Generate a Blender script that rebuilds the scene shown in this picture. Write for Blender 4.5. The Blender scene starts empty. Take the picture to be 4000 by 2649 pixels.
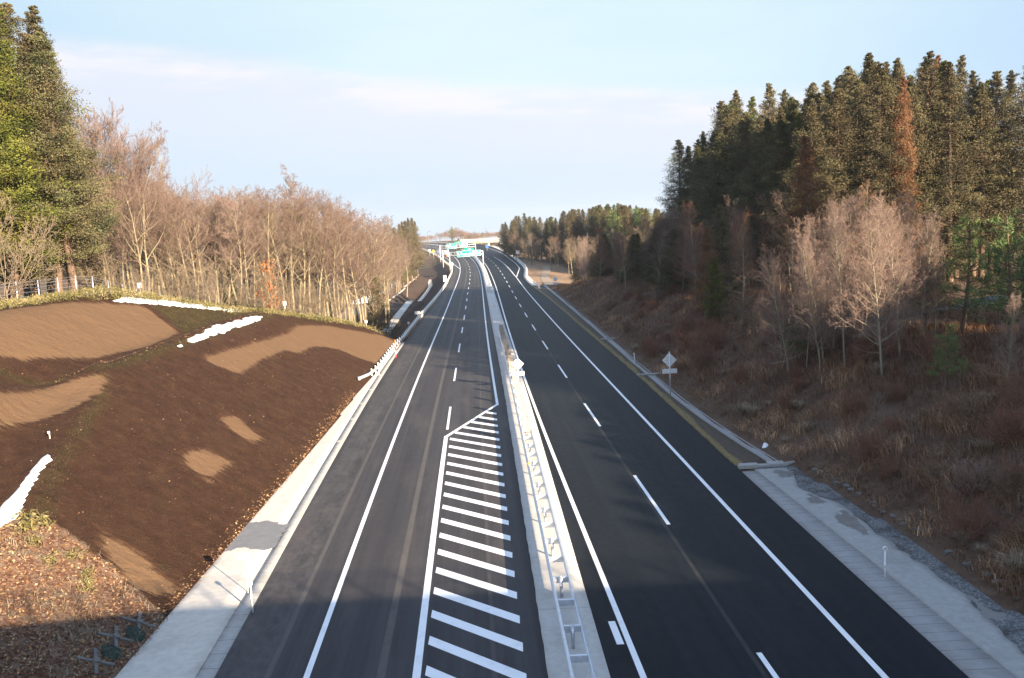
# Mountain expressway seen from an overpass on a winter afternoon.
# World: X to the right, Y along the road, Z up, metres; the camera stands 13.8 m above the road.
import bpy, bmesh, math, random
import numpy as np
from mathutils import Vector, Matrix

sc = bpy.context.scene
COL = sc.collection
rad = math.radians

# ------------------------------------------------------------------ camera
PITCH, ROLL, CAMZ = 0.1295, 0.0498, 13.81
cam_d = bpy.data.cameras.new("camera")
cam = bpy.data.objects.new("camera", cam_d)
COL.objects.link(cam)
_r0, _u0 = Vector((1, 0, 0)), Vector((0, math.sin(PITCH), math.cos(PITCH)))
_R = math.cos(ROLL) * _r0 - math.sin(ROLL) * _u0
_U = math.sin(ROLL) * _r0 + math.cos(ROLL) * _u0
_B = _R.cross(_U)
cam.matrix_world = Matrix(((_R.x, _U.x, _B.x, 0), (_R.y, _U.y, _B.y, 0), (_R.z, _U.z, _B.z, CAMZ), (0, 0, 0, 1)))
cam_d.sensor_width = 36.0
cam_d.lens = 31.02
cam_d.clip_start = 0.2
cam_d.clip_end = 20000
sc.camera = cam

# ------------------------------------------------------------------ light, sky, exposure
SUN_EL = rad(16.6)
SUN_H = Vector((0.614, -0.789))            # towards the sun, on the ground plane: behind and to the right
sun_dir = Vector((SUN_H.x * math.cos(SUN_EL), SUN_H.y * math.cos(SUN_EL), math.sin(SUN_EL))).normalized()
sun_d = bpy.data.lights.new("sun", 'SUN')
sun_d.energy = 5.0
sun_d.angle = rad(0.53)
sun_d.color = (1.0, 0.82, 0.60)
sun = bpy.data.objects.new("sun", sun_d)
COL.objects.link(sun)
sun.rotation_euler = (-sun_dir).to_track_quat('-Z', 'Y').to_euler()
sun.location = (60, -80, 60)

world = bpy.data.worlds.new("World")
sc.world = world
world.use_nodes = True
wn, wl = world.node_tree.nodes, world.node_tree.links
wn.clear()
w_out = wn.new('ShaderNodeOutputWorld')
w_bg = wn.new('ShaderNodeBackground')
w_sky = wn.new('ShaderNodeTexSky')
w_sky.sky_type = 'NISHITA'
w_sky.sun_disc = False
w_sky.sun_elevation = SUN_EL
w_sky.sun_rotation = math.atan2(SUN_H.x, SUN_H.y)
w_sky.altitude = 50
w_sky.air_density = 1.0
w_sky.dust_density = 0.4
w_sky.ozone_density = 2.2
w_bg.inputs['Strength'].default_value = 0.125
# thin high cloud: a broad pale band low in the sky and faint veils above it, by direction
tc = wn.new('ShaderNodeTexCoord')
sep = wn.new('ShaderNodeSeparateXYZ')
wl.new(tc.outputs['Generated'], sep.inputs[0])
def wmath(op, a, b=None, c=None, clamp=False):
    n = wn.new('ShaderNodeMath'); n.operation = op; n.use_clamp = clamp
    for i, v in enumerate((a, b, c)):
        if v is None: continue
        if isinstance(v, (int, float)): n.inputs[i].default_value = v
        else: wl.new(v, n.inputs[i])
    return n.outputs[0]
def wsmooth(v, a, b):
    n = wn.new('ShaderNodeMapRange'); n.interpolation_type = 'SMOOTHSTEP'
    wl.new(v, n.inputs[0]); n.inputs[1].default_value = a; n.inputs[2].default_value = b
    return n.outputs[0]
def wnoise(vec, scale, detail, rough=0.55):
    n = wn.new('ShaderNodeTexNoise'); n.inputs['Scale'].default_value = scale
    n.inputs['Detail'].default_value = detail; n.inputs['Roughness'].default_value = rough
    wl.new(vec, n.inputs['Vector']); return n.outputs['Fac']
mp = wn.new('ShaderNodeMapping'); mp.inputs['Scale'].default_value = (1.0, 1.0, 5.0)
wl.new(tc.outputs['Generated'], mp.inputs[0])
n1 = wnoise(mp.outputs[0], 2.2, 5, 0.5)
n2 = wnoise(mp.outputs[0], 6.0, 8, 0.6)
wob = wmath('MULTIPLY_ADD', n1, 0.05, -0.025)
wob = wmath('ADD', wob, wmath('MULTIPLY_ADD', n2, 0.03, -0.015))
slope_t = wmath('MULTIPLY', sep.outputs['X'], -0.10)
el = wmath('ADD', wmath('ADD', sep.outputs['Z'], wob), wmath('MULTIPLY', slope_t, -1.0))
top_edge = wmath('SUBTRACT', 1.0, wsmooth(el, 0.135, 0.165))
low_fade = wsmooth(el, -0.01, 0.10)
band = wmath('MULTIPLY', top_edge, wmath('MULTIPLY_ADD', low_fade, 0.65, 0.15))
band = wmath('MULTIPLY', band, wmath('MULTIPLY_ADD', n2, 0.5, 0.72), clamp=True)
rim = wmath('MULTIPLY', wsmooth(el, 0.11, 0.14), wmath('SUBTRACT', 1.0, wsmooth(el, 0.142, 0.168)))
rim = wmath('MULTIPLY', rim, wsmooth(n2, 0.36, 0.58))
def wmix(f, a, b):
    n = wn.new('ShaderNodeMixRGB')
    for i, v in enumerate((f, a, b)):
        if isinstance(v, tuple): n.inputs[i].default_value = (*v, 1)
        else: wl.new(v, n.inputs[i])
    return n.outputs[0]
x2 = wmath('MULTIPLY', sep.outputs['X'], sep.outputs['X'])
veil = wmath('MULTIPLY', wmath('SUBTRACT', 1.0, wmath('MULTIPLY', x2, 3.2), clamp=True), wmath('MULTIPLY_ADD', wsmooth(n1, 0.25, 0.75), 0.4, 0.65), clamp=True)
low = wmix(veil, (1.04, 1.46, 1.94), (1.57, 1.92, 2.0))
low = wmix(band, low, (1.68, 1.75, 1.99))
low = wmix(wmath('MULTIPLY', rim, 0.75), low, (2.02, 1.96, 2.0))
low = wmix(wmath('MULTIPLY', wmath('SUBTRACT', 1.0, wsmooth(el, 0.0, 0.12)), 0.9), low, (1.40, 1.67, 1.97))
zone = wmath('SUBTRACT', 1.0, wsmooth(sep.outputs['Z'], 0.28, 0.55))
high = wn.new('ShaderNodeMixRGB'); high.inputs[0].default_value = 0.18; high.inputs[2].default_value = (2.6, 2.5, 2.4, 1)   # neutral tint added over the unseen upper sky to make shade less blue
wl.new(w_sky.outputs[0], high.inputs[1])
sky_c = wmix(zone, high.outputs[0], low)
wl.new(sky_c, w_bg.inputs['Color'])
wl.new(w_bg.outputs[0], w_out.inputs['Surface'])

sc.view_settings.view_transform = 'Standard'
sc.view_settings.look = 'None'
sc.view_settings.gamma = 1.0
sc.view_settings.exposure = 2.0
sc.render.engine = 'CYCLES'
sc.cycles.max_bounces = 5
sc.cycles.diffuse_bounces = 3
sc.cycles.glossy_bounces = 2
sc.cycles.transparent_max_bounces = 4
sc.cycles.use_denoising = True
sc.cycles.sample_clamp_indirect = 6

rng = np.random.default_rng(7)
random.seed(7)

# ------------------------------------------------------------------ helpers
def tag(o, label=None, cat=None, group=None, kind=None):
    if label: o['label'] = label
    if cat: o['category'] = cat
    if group: o['group'] = group
    if kind: o['kind'] = kind
    return o

def empty(name, loc=(0, 0, 0), rz=0.0):
    o = bpy.data.objects.new(name, None)
    COL.objects.link(o)
    o.location = loc
    o.rotation_euler = (0, 0, rz)
    o.empty_display_size = 0.3
    return o

class MB:
    """collects boxes, tubes and sheets, then links them as one mesh object"""
    def __init__(s):
        s.v, s.f, s.m = [], [], []
    def add(s, vs, fs, mi=0):
        n = len(s.v)
        s.v.extend([tuple(p) for p in vs])
        for f in fs:
            s.f.append(tuple(i + n for i in f)); s.m.append(mi)
        return s
    def box(s, c, size, rz=0.0, mi=0, ax=None):
        hx, hy, hz = size[0] / 2, size[1] / 2, size[2] / 2
        P = [(-hx, -hy, -hz), (hx, -hy, -hz), (hx, hy, -hz), (-hx, hy, -hz), (-hx, -hy, hz), (hx, -hy, hz), (hx, hy, hz), (-hx, hy, hz)]
        M = Matrix.Rotation(rz, 3, 'Z') if ax is None else ax
        P = [tuple(M @ Vector(p) + Vector(c)) for p in P]
        return s.add(P, [(0, 3, 2, 1), (4, 5, 6, 7), (0, 1, 5, 4), (1, 2, 6, 5), (2, 3, 7, 6), (3, 0, 4, 7)], mi)
    def tube(s, pts, r, n=8, mi=0, cap=True):
        pts = [Vector(p) for p in pts]
        rs = r if isinstance(r, (list, tuple)) else [r] * len(pts)
        vs, fs = [], []
        for i, p in enumerate(pts):
            t = (pts[min(i + 1, len(pts) - 1)] - pts[max(i - 1, 0)]).normalized()
            a = t.cross(Vector((0, 0, 1)))
            if a.length < 1e-3: a = t.cross(Vector((1, 0, 0)))
            a.normalize(); b = t.cross(a)
            for k in range(n):
                q = 2 * math.pi * k / n
                vs.append(p + (a * math.cos(q) + b * math.sin(q)) * rs[i])
        for i in range(len(pts) - 1):
            for k in range(n):
                k2 = (k + 1) % n
                fs.append((i * n + k, i * n + k2, (i + 1) * n + k2, (i + 1) * n + k))
        if cap:
            fs.append(tuple(range(n))); fs.append(tuple((len(pts) - 1) * n + k for k in reversed(range(n))))
        return s.add(vs, fs, mi)
    def ball(s, c, r, mi=0, sz=(1, 1, 1), n=10):
        vs = [(c[0], c[1], c[2] + r * sz[2])]; fs = []
        m = n // 2
        for i in range(1, m):
            a = math.pi * i / m
            for k in range(n):
                q = 2 * math.pi * k / n
                vs.append((c[0] + r * sz[0] * math.sin(a) * math.cos(q), c[1] + r * sz[1] * math.sin(a) * math.sin(q), c[2] + r * sz[2] * math.cos(a)))
        vs.append((c[0], c[1], c[2] - r * sz[2]))
        for k in range(n): fs.append((0, 1 + k, 1 + (k + 1) % n))
        for i in range(m - 2):
            for k in range(n):
                a = 1 + i * n + k; b = 1 + i * n + (k + 1) % n
                fs.append((a, a + n, b + n, b))
        L = len(vs) - 1; o = 1 + (m - 2) * n
        for k in range(n): fs.append((L, o + (k + 1) % n, o + k))
        return s.add(vs, fs, mi)
    def sweep(s, path, prof, mi=0, closed=True, caps=True):
        """profile (side, up) pairs swept along a path; side is to the right of travel"""
        path = [Vector(p) for p in path]
        n = len(prof); vs, fs = [], []
        for i, p in enumerate(path):
            t = path[min(i + 1, len(path) - 1)] - path[max(i - 1, 0)]
            t.z = 0; t.normalize()
            side = Vector((t.y, -t.x, 0))
            for (a, b) in prof: vs.append(p + side * a + Vector((0, 0, b)))
        for i in range(len(path) - 1):
            for k in range(n if closed else n - 1):
                k2 = (k + 1) % n
                fs.append((i * n + k, (i + 1) * n + k, (i + 1) * n + k2, i * n + k2))
        if closed and caps:
            fs.append(tuple(range(n))); fs.append(tuple((len(path) - 1) * n + k for k in reversed(range(n))))
        return s.add(vs, fs, mi)
    def mesh(s, name, mats, smooth=False):
        me = bpy.data.meshes.new(name)
        me.from_pydata(s.v, [], s.f)
        for m in (mats if isinstance(mats, (list, tuple)) else [mats]): me.materials.append(m)
        if any(s.m): me.polygons.foreach_set('material_index', s.m)
        if smooth: me.polygons.foreach_set('use_smooth', [True] * len(s.f))
        bm = bmesh.new(); bm.from_mesh(me)
        bmesh.ops.recalc_face_normals(bm, faces=bm.faces)
        bm.to_mesh(me); bm.free()
        me.update()
        return me
    def build(s, name, mats, parent=None, smooth=False):
        o = bpy.data.objects.new(name, s.mesh(name, mats, smooth))
        COL.objects.link(o)
        if parent: o.parent = parent
        return o

def link(name, me, parent=None):
    o = bpy.data.objects.new(name, me)
    COL.objects.link(o)
    if parent: o.parent = parent
    return o

def fast_mesh(name, V, F, mats, mi=None, tint=None, smooth=False):
    """numpy arrays to a mesh; F is (n,3) or (n,4); tint is one float per vertex"""
    me = bpy.data.meshes.new(name)
    V = np.asarray(V, np.float32); F = np.asarray(F, np.int32)
    k = F.shape[1]
    me.vertices.add(len(V)); me.vertices.foreach_set('co', V.ravel())
    me.loops.add(F.size); me.loops.foreach_set('vertex_index', F.ravel())
    me.polygons.add(len(F)); me.polygons.foreach_set('loop_start', np.arange(0, F.size, k, dtype=np.int32))
    for m in (mats if isinstance(mats, (list, tuple)) else [mats]): me.materials.append(m)
    if mi is not None: me.polygons.foreach_set('material_index', np.asarray(mi, np.int32))
    if smooth: me.polygons.foreach_set('use_smooth', np.ones(len(F), bool))
    if tint is not None:
        a = me.attributes.new('tint', 'FLOAT', 'POINT'); a.data.foreach_set('value', np.asarray(tint, np.float32))
    me.update(calc_edges=True)
    me.validate()
    return me

# ------------------------------------------------------------------ materials
def srgb(r, g, b):
    f = lambda c: ((c / 255 + 0.055) / 1.055) ** 2.4 if c > 10 else c / 255 / 12.92
    return (f(r), f(g), f(b), 1)

class NT:
    def __init__(s, name):
        s.m = bpy.data.materials.new(name); s.m.use_nodes = True
        s.n, s.l = s.m.node_tree.nodes, s.m.node_tree.links
        s.b = s.n['Principled BSDF']
        s.pos = None
    def set(s, k, v):
        if isinstance(v, (int, float, tuple)): s.b.inputs[k].default_value = v
        else: s.l.new(v, s.b.inputs[k])
    def coord(s, kind='obj'):
        if kind == 'obj':
            n = s.n.new('ShaderNodeTexCoord'); return n.outputs['Object']
        n = s.n.new('ShaderNodeNewGeometry'); return n.outputs['Position']
    def mapping(s, v, scale=(1, 1, 1), rot=(0, 0, 0)):
        n = s.n.new('ShaderNodeMapping'); n.inputs['Scale'].default_value = scale; n.inputs['Rotation'].default_value = rot
        s.l.new(v, n.inputs[0]); return n.outputs[0]
    def noise(s, v, scale, detail=4, rough=0.55, col=False):
        n = s.n.new('ShaderNodeTexNoise'); n.inputs['Scale'].default_value = scale
        n.inputs['Detail'].default_value = detail; n.inputs['Roughness'].default_value = rough
        s.l.new(v, n.inputs['Vector']); return n.outputs['Color' if col else 'Fac']
    def voro(s, v, scale, feat='F1', out='Distance'):
        n = s.n.new('ShaderNodeTexVoronoi'); n.feature = feat; n.inputs['Scale'].default_value = scale
        s.l.new(v, n.inputs['Vector']); return n.outputs[out]
    def math(s, op, a, b=None, c=None, clamp=False):
        n = s.n.new('ShaderNodeMath'); n.operation = op; n.use_clamp = clamp
        for i, v in enumerate((a, b, c)):
            if v is None: continue
            if isinstance(v, (int, float)): n.inputs[i].default_value = v
            else: s.l.new(v, n.inputs[i])
        return n.outputs[0]
    def ramp(s, v, stops, interp='LINEAR'):
        n = s.n.new('ShaderNodeValToRGB'); n.color_ramp.interpolation = interp
        e = n.color_ramp.elements
        while len(e) < len(stops): e.new(0.5)
        for i, (p, c) in enumerate(stops):
            e[i].position = p; e[i].color = c if len(c) == 4 else (*c, 1)
        s.l.new(v, n.inputs[0]); return n.outputs[0]
    def smooth(s, v, a, b):
        n = s.n.new('ShaderNodeMapRange'); n.interpolation_type = 'SMOOTHSTEP'
        s.l.new(v, n.inputs[0]); n.inputs[1].default_value = a; n.inputs[2].default_value = b
        return n.outputs[0]
    def mix(s, f, a, b, mode='MIX'):
        n = s.n.new('ShaderNodeMixRGB'); n.blend_type = mode
        for i, v in enumerate((f, a, b)):
            if isinstance(v, (int, float)): n.inputs[i].default_value = v
            elif isinstance(v, tuple): n.inputs[i].default_value = v if len(v) == 4 else (*v, 1)
            else: s.l.new(v, n.inputs[i])
        return n.outputs[0]
    def attr(s, name, out='Fac'):
        n = s.n.new('ShaderNodeAttribute'); n.attribute_name = name; return n.outputs[out]
    def rnd(s):
        n = s.n.new('ShaderNodeObjectInfo'); return n.outputs['Random']
    def bump(s, h, strength=0.5, dist=0.05):
        n = s.n.new('ShaderNodeBump'); n.inputs['Strength'].default_value = strength; n.inputs['Distance'].default_value = dist
        s.l.new(h, n.inputs['Height']); s.l.new(n.outputs[0], s.b.inputs['Normal'])

def plain(name, col, rough=0.6, metal=0.0, var=0.12, scale=6.0, spec=0.5):
    t = NT(name); p = t.coord()
    n = t.noise(p, scale, 5)
    c = t.mix(1.0, (*col[:3], 1), t.ramp(n, [(0.25, (1 - var,) * 3), (0.75, (1 + var,) * 3)]), 'MULTIPLY')
    t.set('Base Color', c); t.set('Roughness', rough); t.set('Metallic', metal); t.set('Specular IOR Level', spec)
    return t.m
# ------------------------------------------------------------------ alignment of the road (X as a function of Y)
def smooth_curve(pts, lam=30.0, y0=-80, y1=760, st=4.0):
    ys = np.arange(y0, y1 + st, st); n = len(ys)
    A = np.zeros((n, n)); b = np.zeros(n)
    for y, x in pts:
        i = int((y - y0) // st); t = (y - y0) / st - i
        for (j, wj) in ((i, 1 - t), (i + 1, t)):
            b[j] += wj * x
            for (k, wk) in ((i, 1 - t), (i + 1, t)): A[j, k] += wj * wk
    D = np.zeros((n - 2, n))
    for i in range(n - 2): D[i, i:i + 3] = (1, -2, 1)
    A += lam * D.T @ D + 1e-9 * np.eye(n)
    x = np.linalg.solve(A, b)
    return lambda y: np.interp(y, ys, x)

XL = smooth_curve([(26, -6.95), (36, -7.4), (52, -8.0), (89, -9.3), (158, -11.6), (212, -13.5), (273, -15.5), (328, -17.9), (361, -19.8), (402, -22.9), (450, -27.4), (500, -33.2), (522, -36.3), (543, -39.7), (565, -43.3), (604, -51.2), (640, -60.5), (700, -79)])
XD1 = lambda y: XL(y) + 3.5
XM1 = smooth_curve([(30, 0.25), (67.6, -1.4), (90, -2.3), (137, -4.0), (212, -6.5), (294, -9.6), (347, -12.3), (394, -15.4), (431, -18.6), (447, -20.1), (500, -25.7), (565, -35.6), (604, -43.4), (640, -52.5), (700, -71)])
XML = smooth_curve([(25.4, 0.6), (32, 0.4), (47.5, -0.1), (74.5, -0.9), (124, -2.7), (198, -5.2), (227, -6.3), (268, -7.9), (333, -10.7), (384, -13.8), (425, -16.8), (450, -19.0), (500, -24.4), (565, -34.2), (604, -42), (640, -51), (700, -69.5)])
XMR = lambda y: XML(y) + 1.85
XM2 = smooth_curve([(25, 3.5), (37, 2.85), (59, 1.75), (90, .6), (152, -1.3), (211, -3.0), (265, -4.9), (337, -8.1), (385, -11), (437, -15.3), (480, -19.3), (523, -24), (565, -30.5), (604, -38.2), (640, -47), (700, -65.5)])
XD2 = smooth_curve([(18, 7.75), (40, 6.55), (46, 6.27), (60, 5.6), (82, 4.6), (110, 3.55), (165, 1.75), (211, 0.35), (265, -1.4), (344, -4.9), (425, -10.6), (480, -15.6), (523, -20.4), (565, -27), (604, -34.6), (640, -43.5), (700, -62)])
XR = smooth_curve([(24.5, 10.5), (40, 9.8), (60, 8.9), (111, 6.85), (165, 5.1), (205, 3.8), (266, 2.1), (350, -1.5), (423, -6.8), (480, -12.2), (523, -17), (565, -23.5), (604, -31), (640, -40), (700, -58.5)])
ELs = smooth_curve([(26.5, -10.0), (31, -10.15), (44, -10.9), (57, -11.5), (97, -13.2), (115, -13.8), (177, -15.2), (205, -15.8), (245, -17), (298, -18.9), (330, -20.4), (350, -22.2), (373, -25.3), (409, -29.6), (458, -35.6), (500, -42), (548, -50), (600, -62), (650, -76), (700, -92)], lam=8)
ERs = smooth_curve([(24, 12.85), (32, 12.5), (48, 11.9), (73, 11.2), (113, 9.8), (165, 8.1), (204, 6.4), (235, 5.0), (264, 4.4), (285, 4.9), (307, 5.4), (345, 4.6), (396, 2.4), (460, -1.2), (505, -4.8), (540, -8), (600, -16), (650, -27), (700, -42)], lam=2)
GZ = smooth_curve([(-60, 0), (-20, 0), (10, 0), (50, 0), (100, -.38), (150, -1.0), (200, -1.55), (250, -1.9), (300, -1.98), (350, -1.72), (400, -1.42), (500, -.43), (600, .85), (700, 1.9), (750, 2.3)], lam=20)
TOEL = smooth_curve([(24, -13.15), (32, -13.3), (45, -13.1), (58, -13.3), (81, -13.8), (100, -14.3), (115, -14.6)], lam=8)
TOER = smooth_curve([(20, 16.3), (31, 16.6), (40, 15.9), (46, 15.0), (52, 13.9), (74, 12.9), (103, 12.2), (140, 11.4), (175, 10.6), (219, 9.4)], lam=4)

def sstep(x, a, b):
    t = np.clip((x - a) / (b - a), 0, 1)
    return t * t * (3 - 2 * t)

def vnoise(x, y, seed=0):
    """smooth value noise, vectorised"""
    xi, yi = np.floor(x).astype(np.int64), np.floor(y).astype(np.int64)
    fx, fy = x - xi, y - yi
    fx, fy = fx * fx * (3 - 2 * fx), fy * fy * (3 - 2 * fy)
    def h(a, b):
        n = (a * 374761393 + b * 668265263 + seed * 1442695041) & 0x7fffffff
        n = ((n ^ (n >> 13)) * 1274126177) & 0x7fffffff
        return ((n ^ (n >> 16)) & 0xffff) / 65535.0
    return (h(xi, yi) * (1 - fx) + h(xi + 1, yi) * fx) * (1 - fy) + (h(xi, yi + 1) * (1 - fx) + h(xi + 1, yi + 1) * fx) * fy

RIDGE = np.array([(-23.6, 50.0), (-21.8, 46.2), (-20.6, 40.6), (-19.4, 35.4), (-17.6, 31.0), (-15.6, 28.0)])

def seg_dist(X, Y, P):
    """distance to a polyline and the signed side (positive to the left of travel along it)"""
    best = np.full(np.shape(X), 1e9); side = np.zeros(np.shape(X))
    for (a, b) in zip(P[:-1], P[1:]):
        d = b - a; L2 = d @ d
        t = np.clip(((X - a[0]) * d[0] + (Y - a[1]) * d[1]) / L2, 0, 1)
        ex, ey = X - a[0] - t * d[0], Y - a[1] - t * d[1]
        q = np.hypot(ex, ey); m = q < best
        best = np.where(m, q, best); side = np.where(m, d[0] * ey - d[1] * ex, side)
    return best, side

def terrain(X, Y):
    X = np.asarray(X, float); Y = np.asarray(Y, float)
    Yc = np.clip(Y, -79, 750)
    base = GZ(Yc)
    # ---- left: cut slope with a bench, natural ground above, wood behind
    Yl = np.clip(Y, 22, 118)
    u = TOEL(Yl) - X
    low = np.clip(u, 0, None) / 1.5
    ub = 10.4 + 0.6 * sstep(Y, 50, 42) * 2.0
    zb = ub / 1.5
    cut = np.where(u < ub, low, np.where(u < ub + 1.6, zb - 0.18 * sstep(u, ub, ub + .7), zb - 0.18 + (u - ub - 1.6) / 1.5))
    nat = .75 - .1 * (X + 14.5) - .163 * (Y - 116)
    nat = np.minimum(nat, 10.3 - 0.09 * (-X - 29))
    nat = nat + 0.25 * (vnoise(X * .2, Y * .2, 3) - .5)
    k = 0.3
    left = -k * np.log(np.exp(-np.clip(cut, -30, 60) / k) + np.exp(-np.clip(nat, -30, 60) / k)) + 0.02
    # swale to the left of the ridge line
    d, sd = seg_dist(X, Y, RIDGE)
    inside = (sd < 0) & (Y < 52)
    sw = np.where(inside, np.exp(-((d - 2.6) / 1.7) ** 2) * 0.95 * sstep(Y, 24, 33) * (1 - sstep(Y, 44, 51)), 0)
    ridge = np.exp(-(d / 0.9) ** 2) * 0.22 * sstep(Y, 27, 34)
    left = left - sw + ridge
    left = left + 0.10 * (vnoise(X * .9, Y * .9, 1) - .5) * sstep(u, 0.5, 3)
    # old rough slope in the near left corner
    old = sstep(-sd / (d + 1e-6), 0, 1) * sstep(Y, 36, 30) * sstep(u, 0, 2)
    left = left + old * 0.5 * (vnoise(X * .5, Y * .5, 9) - .5)
    left = np.where(u < 0, base, left)
    # ---- left beyond the hill: road on fill, ditch, verge and wood
    eL = ELs(Yc) - 1.0
    ul = eL - X
    dz = -np.clip(ul, 0, 6.2) / 1.75 + np.clip(ul - 8.2, 0, 3.2) / 1.6
    fillz = base + dz * sstep(ul, -0.2, 0.6)
    fillz = np.where(ul > 11.4, base - 1.5 + 0.012 * (ul - 11.4) + .2 * (vnoise(X * .15, Y * .15, 5) - .5), fillz)
    fillz = np.where(Y > 330, base - 0.2 - np.clip(ul, 0, 5) / 2.5 * (1 - sstep(Y, 380, 470)) - .8 * sstep(ul, 0, 12), fillz)
    wl_ = sstep(Y, 107, 121 + 0 * X)
    natfar = np.where(X < -20, np.maximum(nat, -2.4), -50)
    fill2 = np.maximum(fillz, np.where(Y < 200, natfar, -50))
    zl = left * (1 - wl_) + fill2 * wl_
    zl = np.where(Y < 22, np.where(u > 0, np.minimum(left, 11), base), zl)
    # ---- right: toe, grown-over slope, terrace, forest floor
    Yr = np.clip(Y, 16, 225)
    ur = X - TOER(Yr)
    hgt = 4.3 * (1 - sstep(Y, 165, 232)) + 0.5 * sstep(Y, 30, 60) * (1 - sstep(Y, 140, 190))
    rise = hgt * sstep(ur, -0.6, 10.5) ** 0.82
    terr = 0.045 * np.clip(ur - 10, 0, 40) * (1 - sstep(Y, 170, 240))
    zr = base + rise + terr + 0.35 * (vnoise(X * .33, Y * .33, 6) - .5) * sstep(ur, 0.5, 3) + .2 * (vnoise(X * 1.1, Y * 1.1, 8) - .5) * sstep(ur, 0.5, 3)
    eR = ERs(Yc) + 0.8
    uR = X - eR
    zfar = base - 0.35 * sstep(uR, 0, 1.5) - 0.9 * sstep(uR, 3, 14) + .35 * (vnoise(X * .12, Y * .12, 7) - .5) * sstep(uR, 2, 6) + 1.6 * sstep(uR, 14, 40)
    wr = sstep(Y, 196, 236)
    zr = zr * (1 - wr) + zfar * wr
    z = np.where(X < XML(Yc), zl, zr)
    # corridor kept below the pavement
    inroad = (X > np.minimum(ELs(Yc), -6) - 3.6 * (Y < 118) - 0.9) & (X < ERs(Yc) + 0.5)
    inr2 = (X > -5) & (X < np.where(Y < 47, TOER(Yr) - .2, ERs(Yc) + .6))
    road = np.where(X < XML(Yc), X > np.where(Y < 112, TOEL(Yl) + 0.15, ELs(Yc) - 0.7), inr2 | inroad)
    z = np.where(road, base - 0.14, z)
    z = z - 4.2 * sstep(X, -31, -22) * (1 - sstep(X, -8, -2)) * sstep(Y, 575, 625) * (1 - sstep(Y, 664, 680))
    # far landscape
    far = sstep(Y, 640, 900)
    z = z * (1 - far) + far * (1.0 - 30 * sstep(Y, 820, 1400) - 45 * sstep(Y, 1200, 3000))
    back = sstep(-Y, 60, 140)
    z = z * (1 - back) + 0.5 * back
    side = sstep(np.abs(X), 120, 300)
    z = z * (1 - side * .5)
    return z
# ------------------------------------------------------------------ ground materials
def world_uv(t):
    return t.coord('pos')

def poly_sd(X, Y, P):
    """signed distance to a polygon, positive inside"""
    P = np.array(P); Q = np.roll(P, -1, 0)
    best = np.full(X.shape, 1e9); ins = np.zeros(X.shape, bool)
    for a, b in zip(P, Q):
        d = b - a; L2 = max(d @ d, 1e-9)
        t = np.clip(((X - a[0]) * d[0] + (Y - a[1]) * d[1]) / L2, 0, 1)
        best = np.minimum(best, np.hypot(X - a[0] - t * d[0], Y - a[1] - t * d[1]))
        c = ((a[1] > Y) != (b[1] > Y)) & (X < (b[0] - a[0]) * (Y - a[1]) / (b[1] - a[1] + 1e-12) + a[0])
        ins ^= c
    return np.where(ins, best, -best)

BARE = [
 [(-31.5, 50.6), (-31.2, 53.0), (-30.3, 61.3), (-28.7, 69.0), (-25.4, 67.4), (-24.7, 60.8), (-25.4, 53.3), (-26.9, 48.3), (-27.6, 46.2), (-27.7, 45.0)],
 [(-24.7, 40.9), (-24.7, 41.9), (-24.3, 45.8), (-22.6, 49.0), (-21.9, 46.3), (-22.2, 43.3), (-23.0, 40.8), (-23.3, 39.1), (-23.3, 38.2)],
 [(-21.7, 62.0), (-21.4, 69.6), (-20.9, 82.0), (-21.3, 87.0), (-20.0, 95.3), (-17.5, 102.8), (-14.5, 112.6), (-14.2, 105.0), (-13.9, 91.6), (-15.0, 89.3), (-16.4, 87.8), (-17.4, 87.2), (-18.2, 85.1), (-18.7, 81.7), (-18.8, 77.3), (-19.6, 75.4), (-19.7, 68.1), (-19.5, 62.4), (-20.5, 61.4), (-21.5, 61.1)],
 [(-17.4, 44.8), (-17.1, 46.4), (-16.7, 46.8), (-16.0, 46.9), (-15.5, 47.4), (-15.6, 46.3), (-15.6, 44.3), (-15.6, 43.0), (-16.3, 43.5), (-16.9, 43.9)],
 [(-17.8, 52.1), (-17.7, 53.7), (-17.0, 54.0), (-16.5, 53.3), (-15.7, 53.1), (-15.5, 51.9), (-15.7, 51.0), (-16.5, 51.3), (-17.2, 51.5)],
 [(-17.0, 34.5), (-16.2, 34.1), (-15.4, 34.2), (-14.6, 33.7), (-14.5, 33.4), (-13.7, 33.5), (-13.4, 33.2), (-13.7, 32.4), (-14.3, 31.7), (-14.9, 31.8), (-15.7, 32.6), (-16.4, 33.2)],
]
LEAFP = [(-24, 31.0), (-20.2, 31.8), (-19.7, 32.3), (-18.1, 32.8), (-17.1, 32.8), (-15.8, 32.4), (-14.2, 31.5), (-13.2, 31.1), (-13.0, 29.0), (-13.0, 20), (-30, 20)]
GREENP = [(-28.8, 70.1), (-27.3, 82), (-22.9, 86.5), (-23.3, 81.6), (-24.9, 74.8), (-24.2, 61.5), (-25.2, 67.4)]
BENCH = np.array([(-23.2, 86), (-23.3, 61), (-23.4, 50), (-25.0, 47.5), (-26.7, 45.2), (-28.5, 43)])

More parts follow.
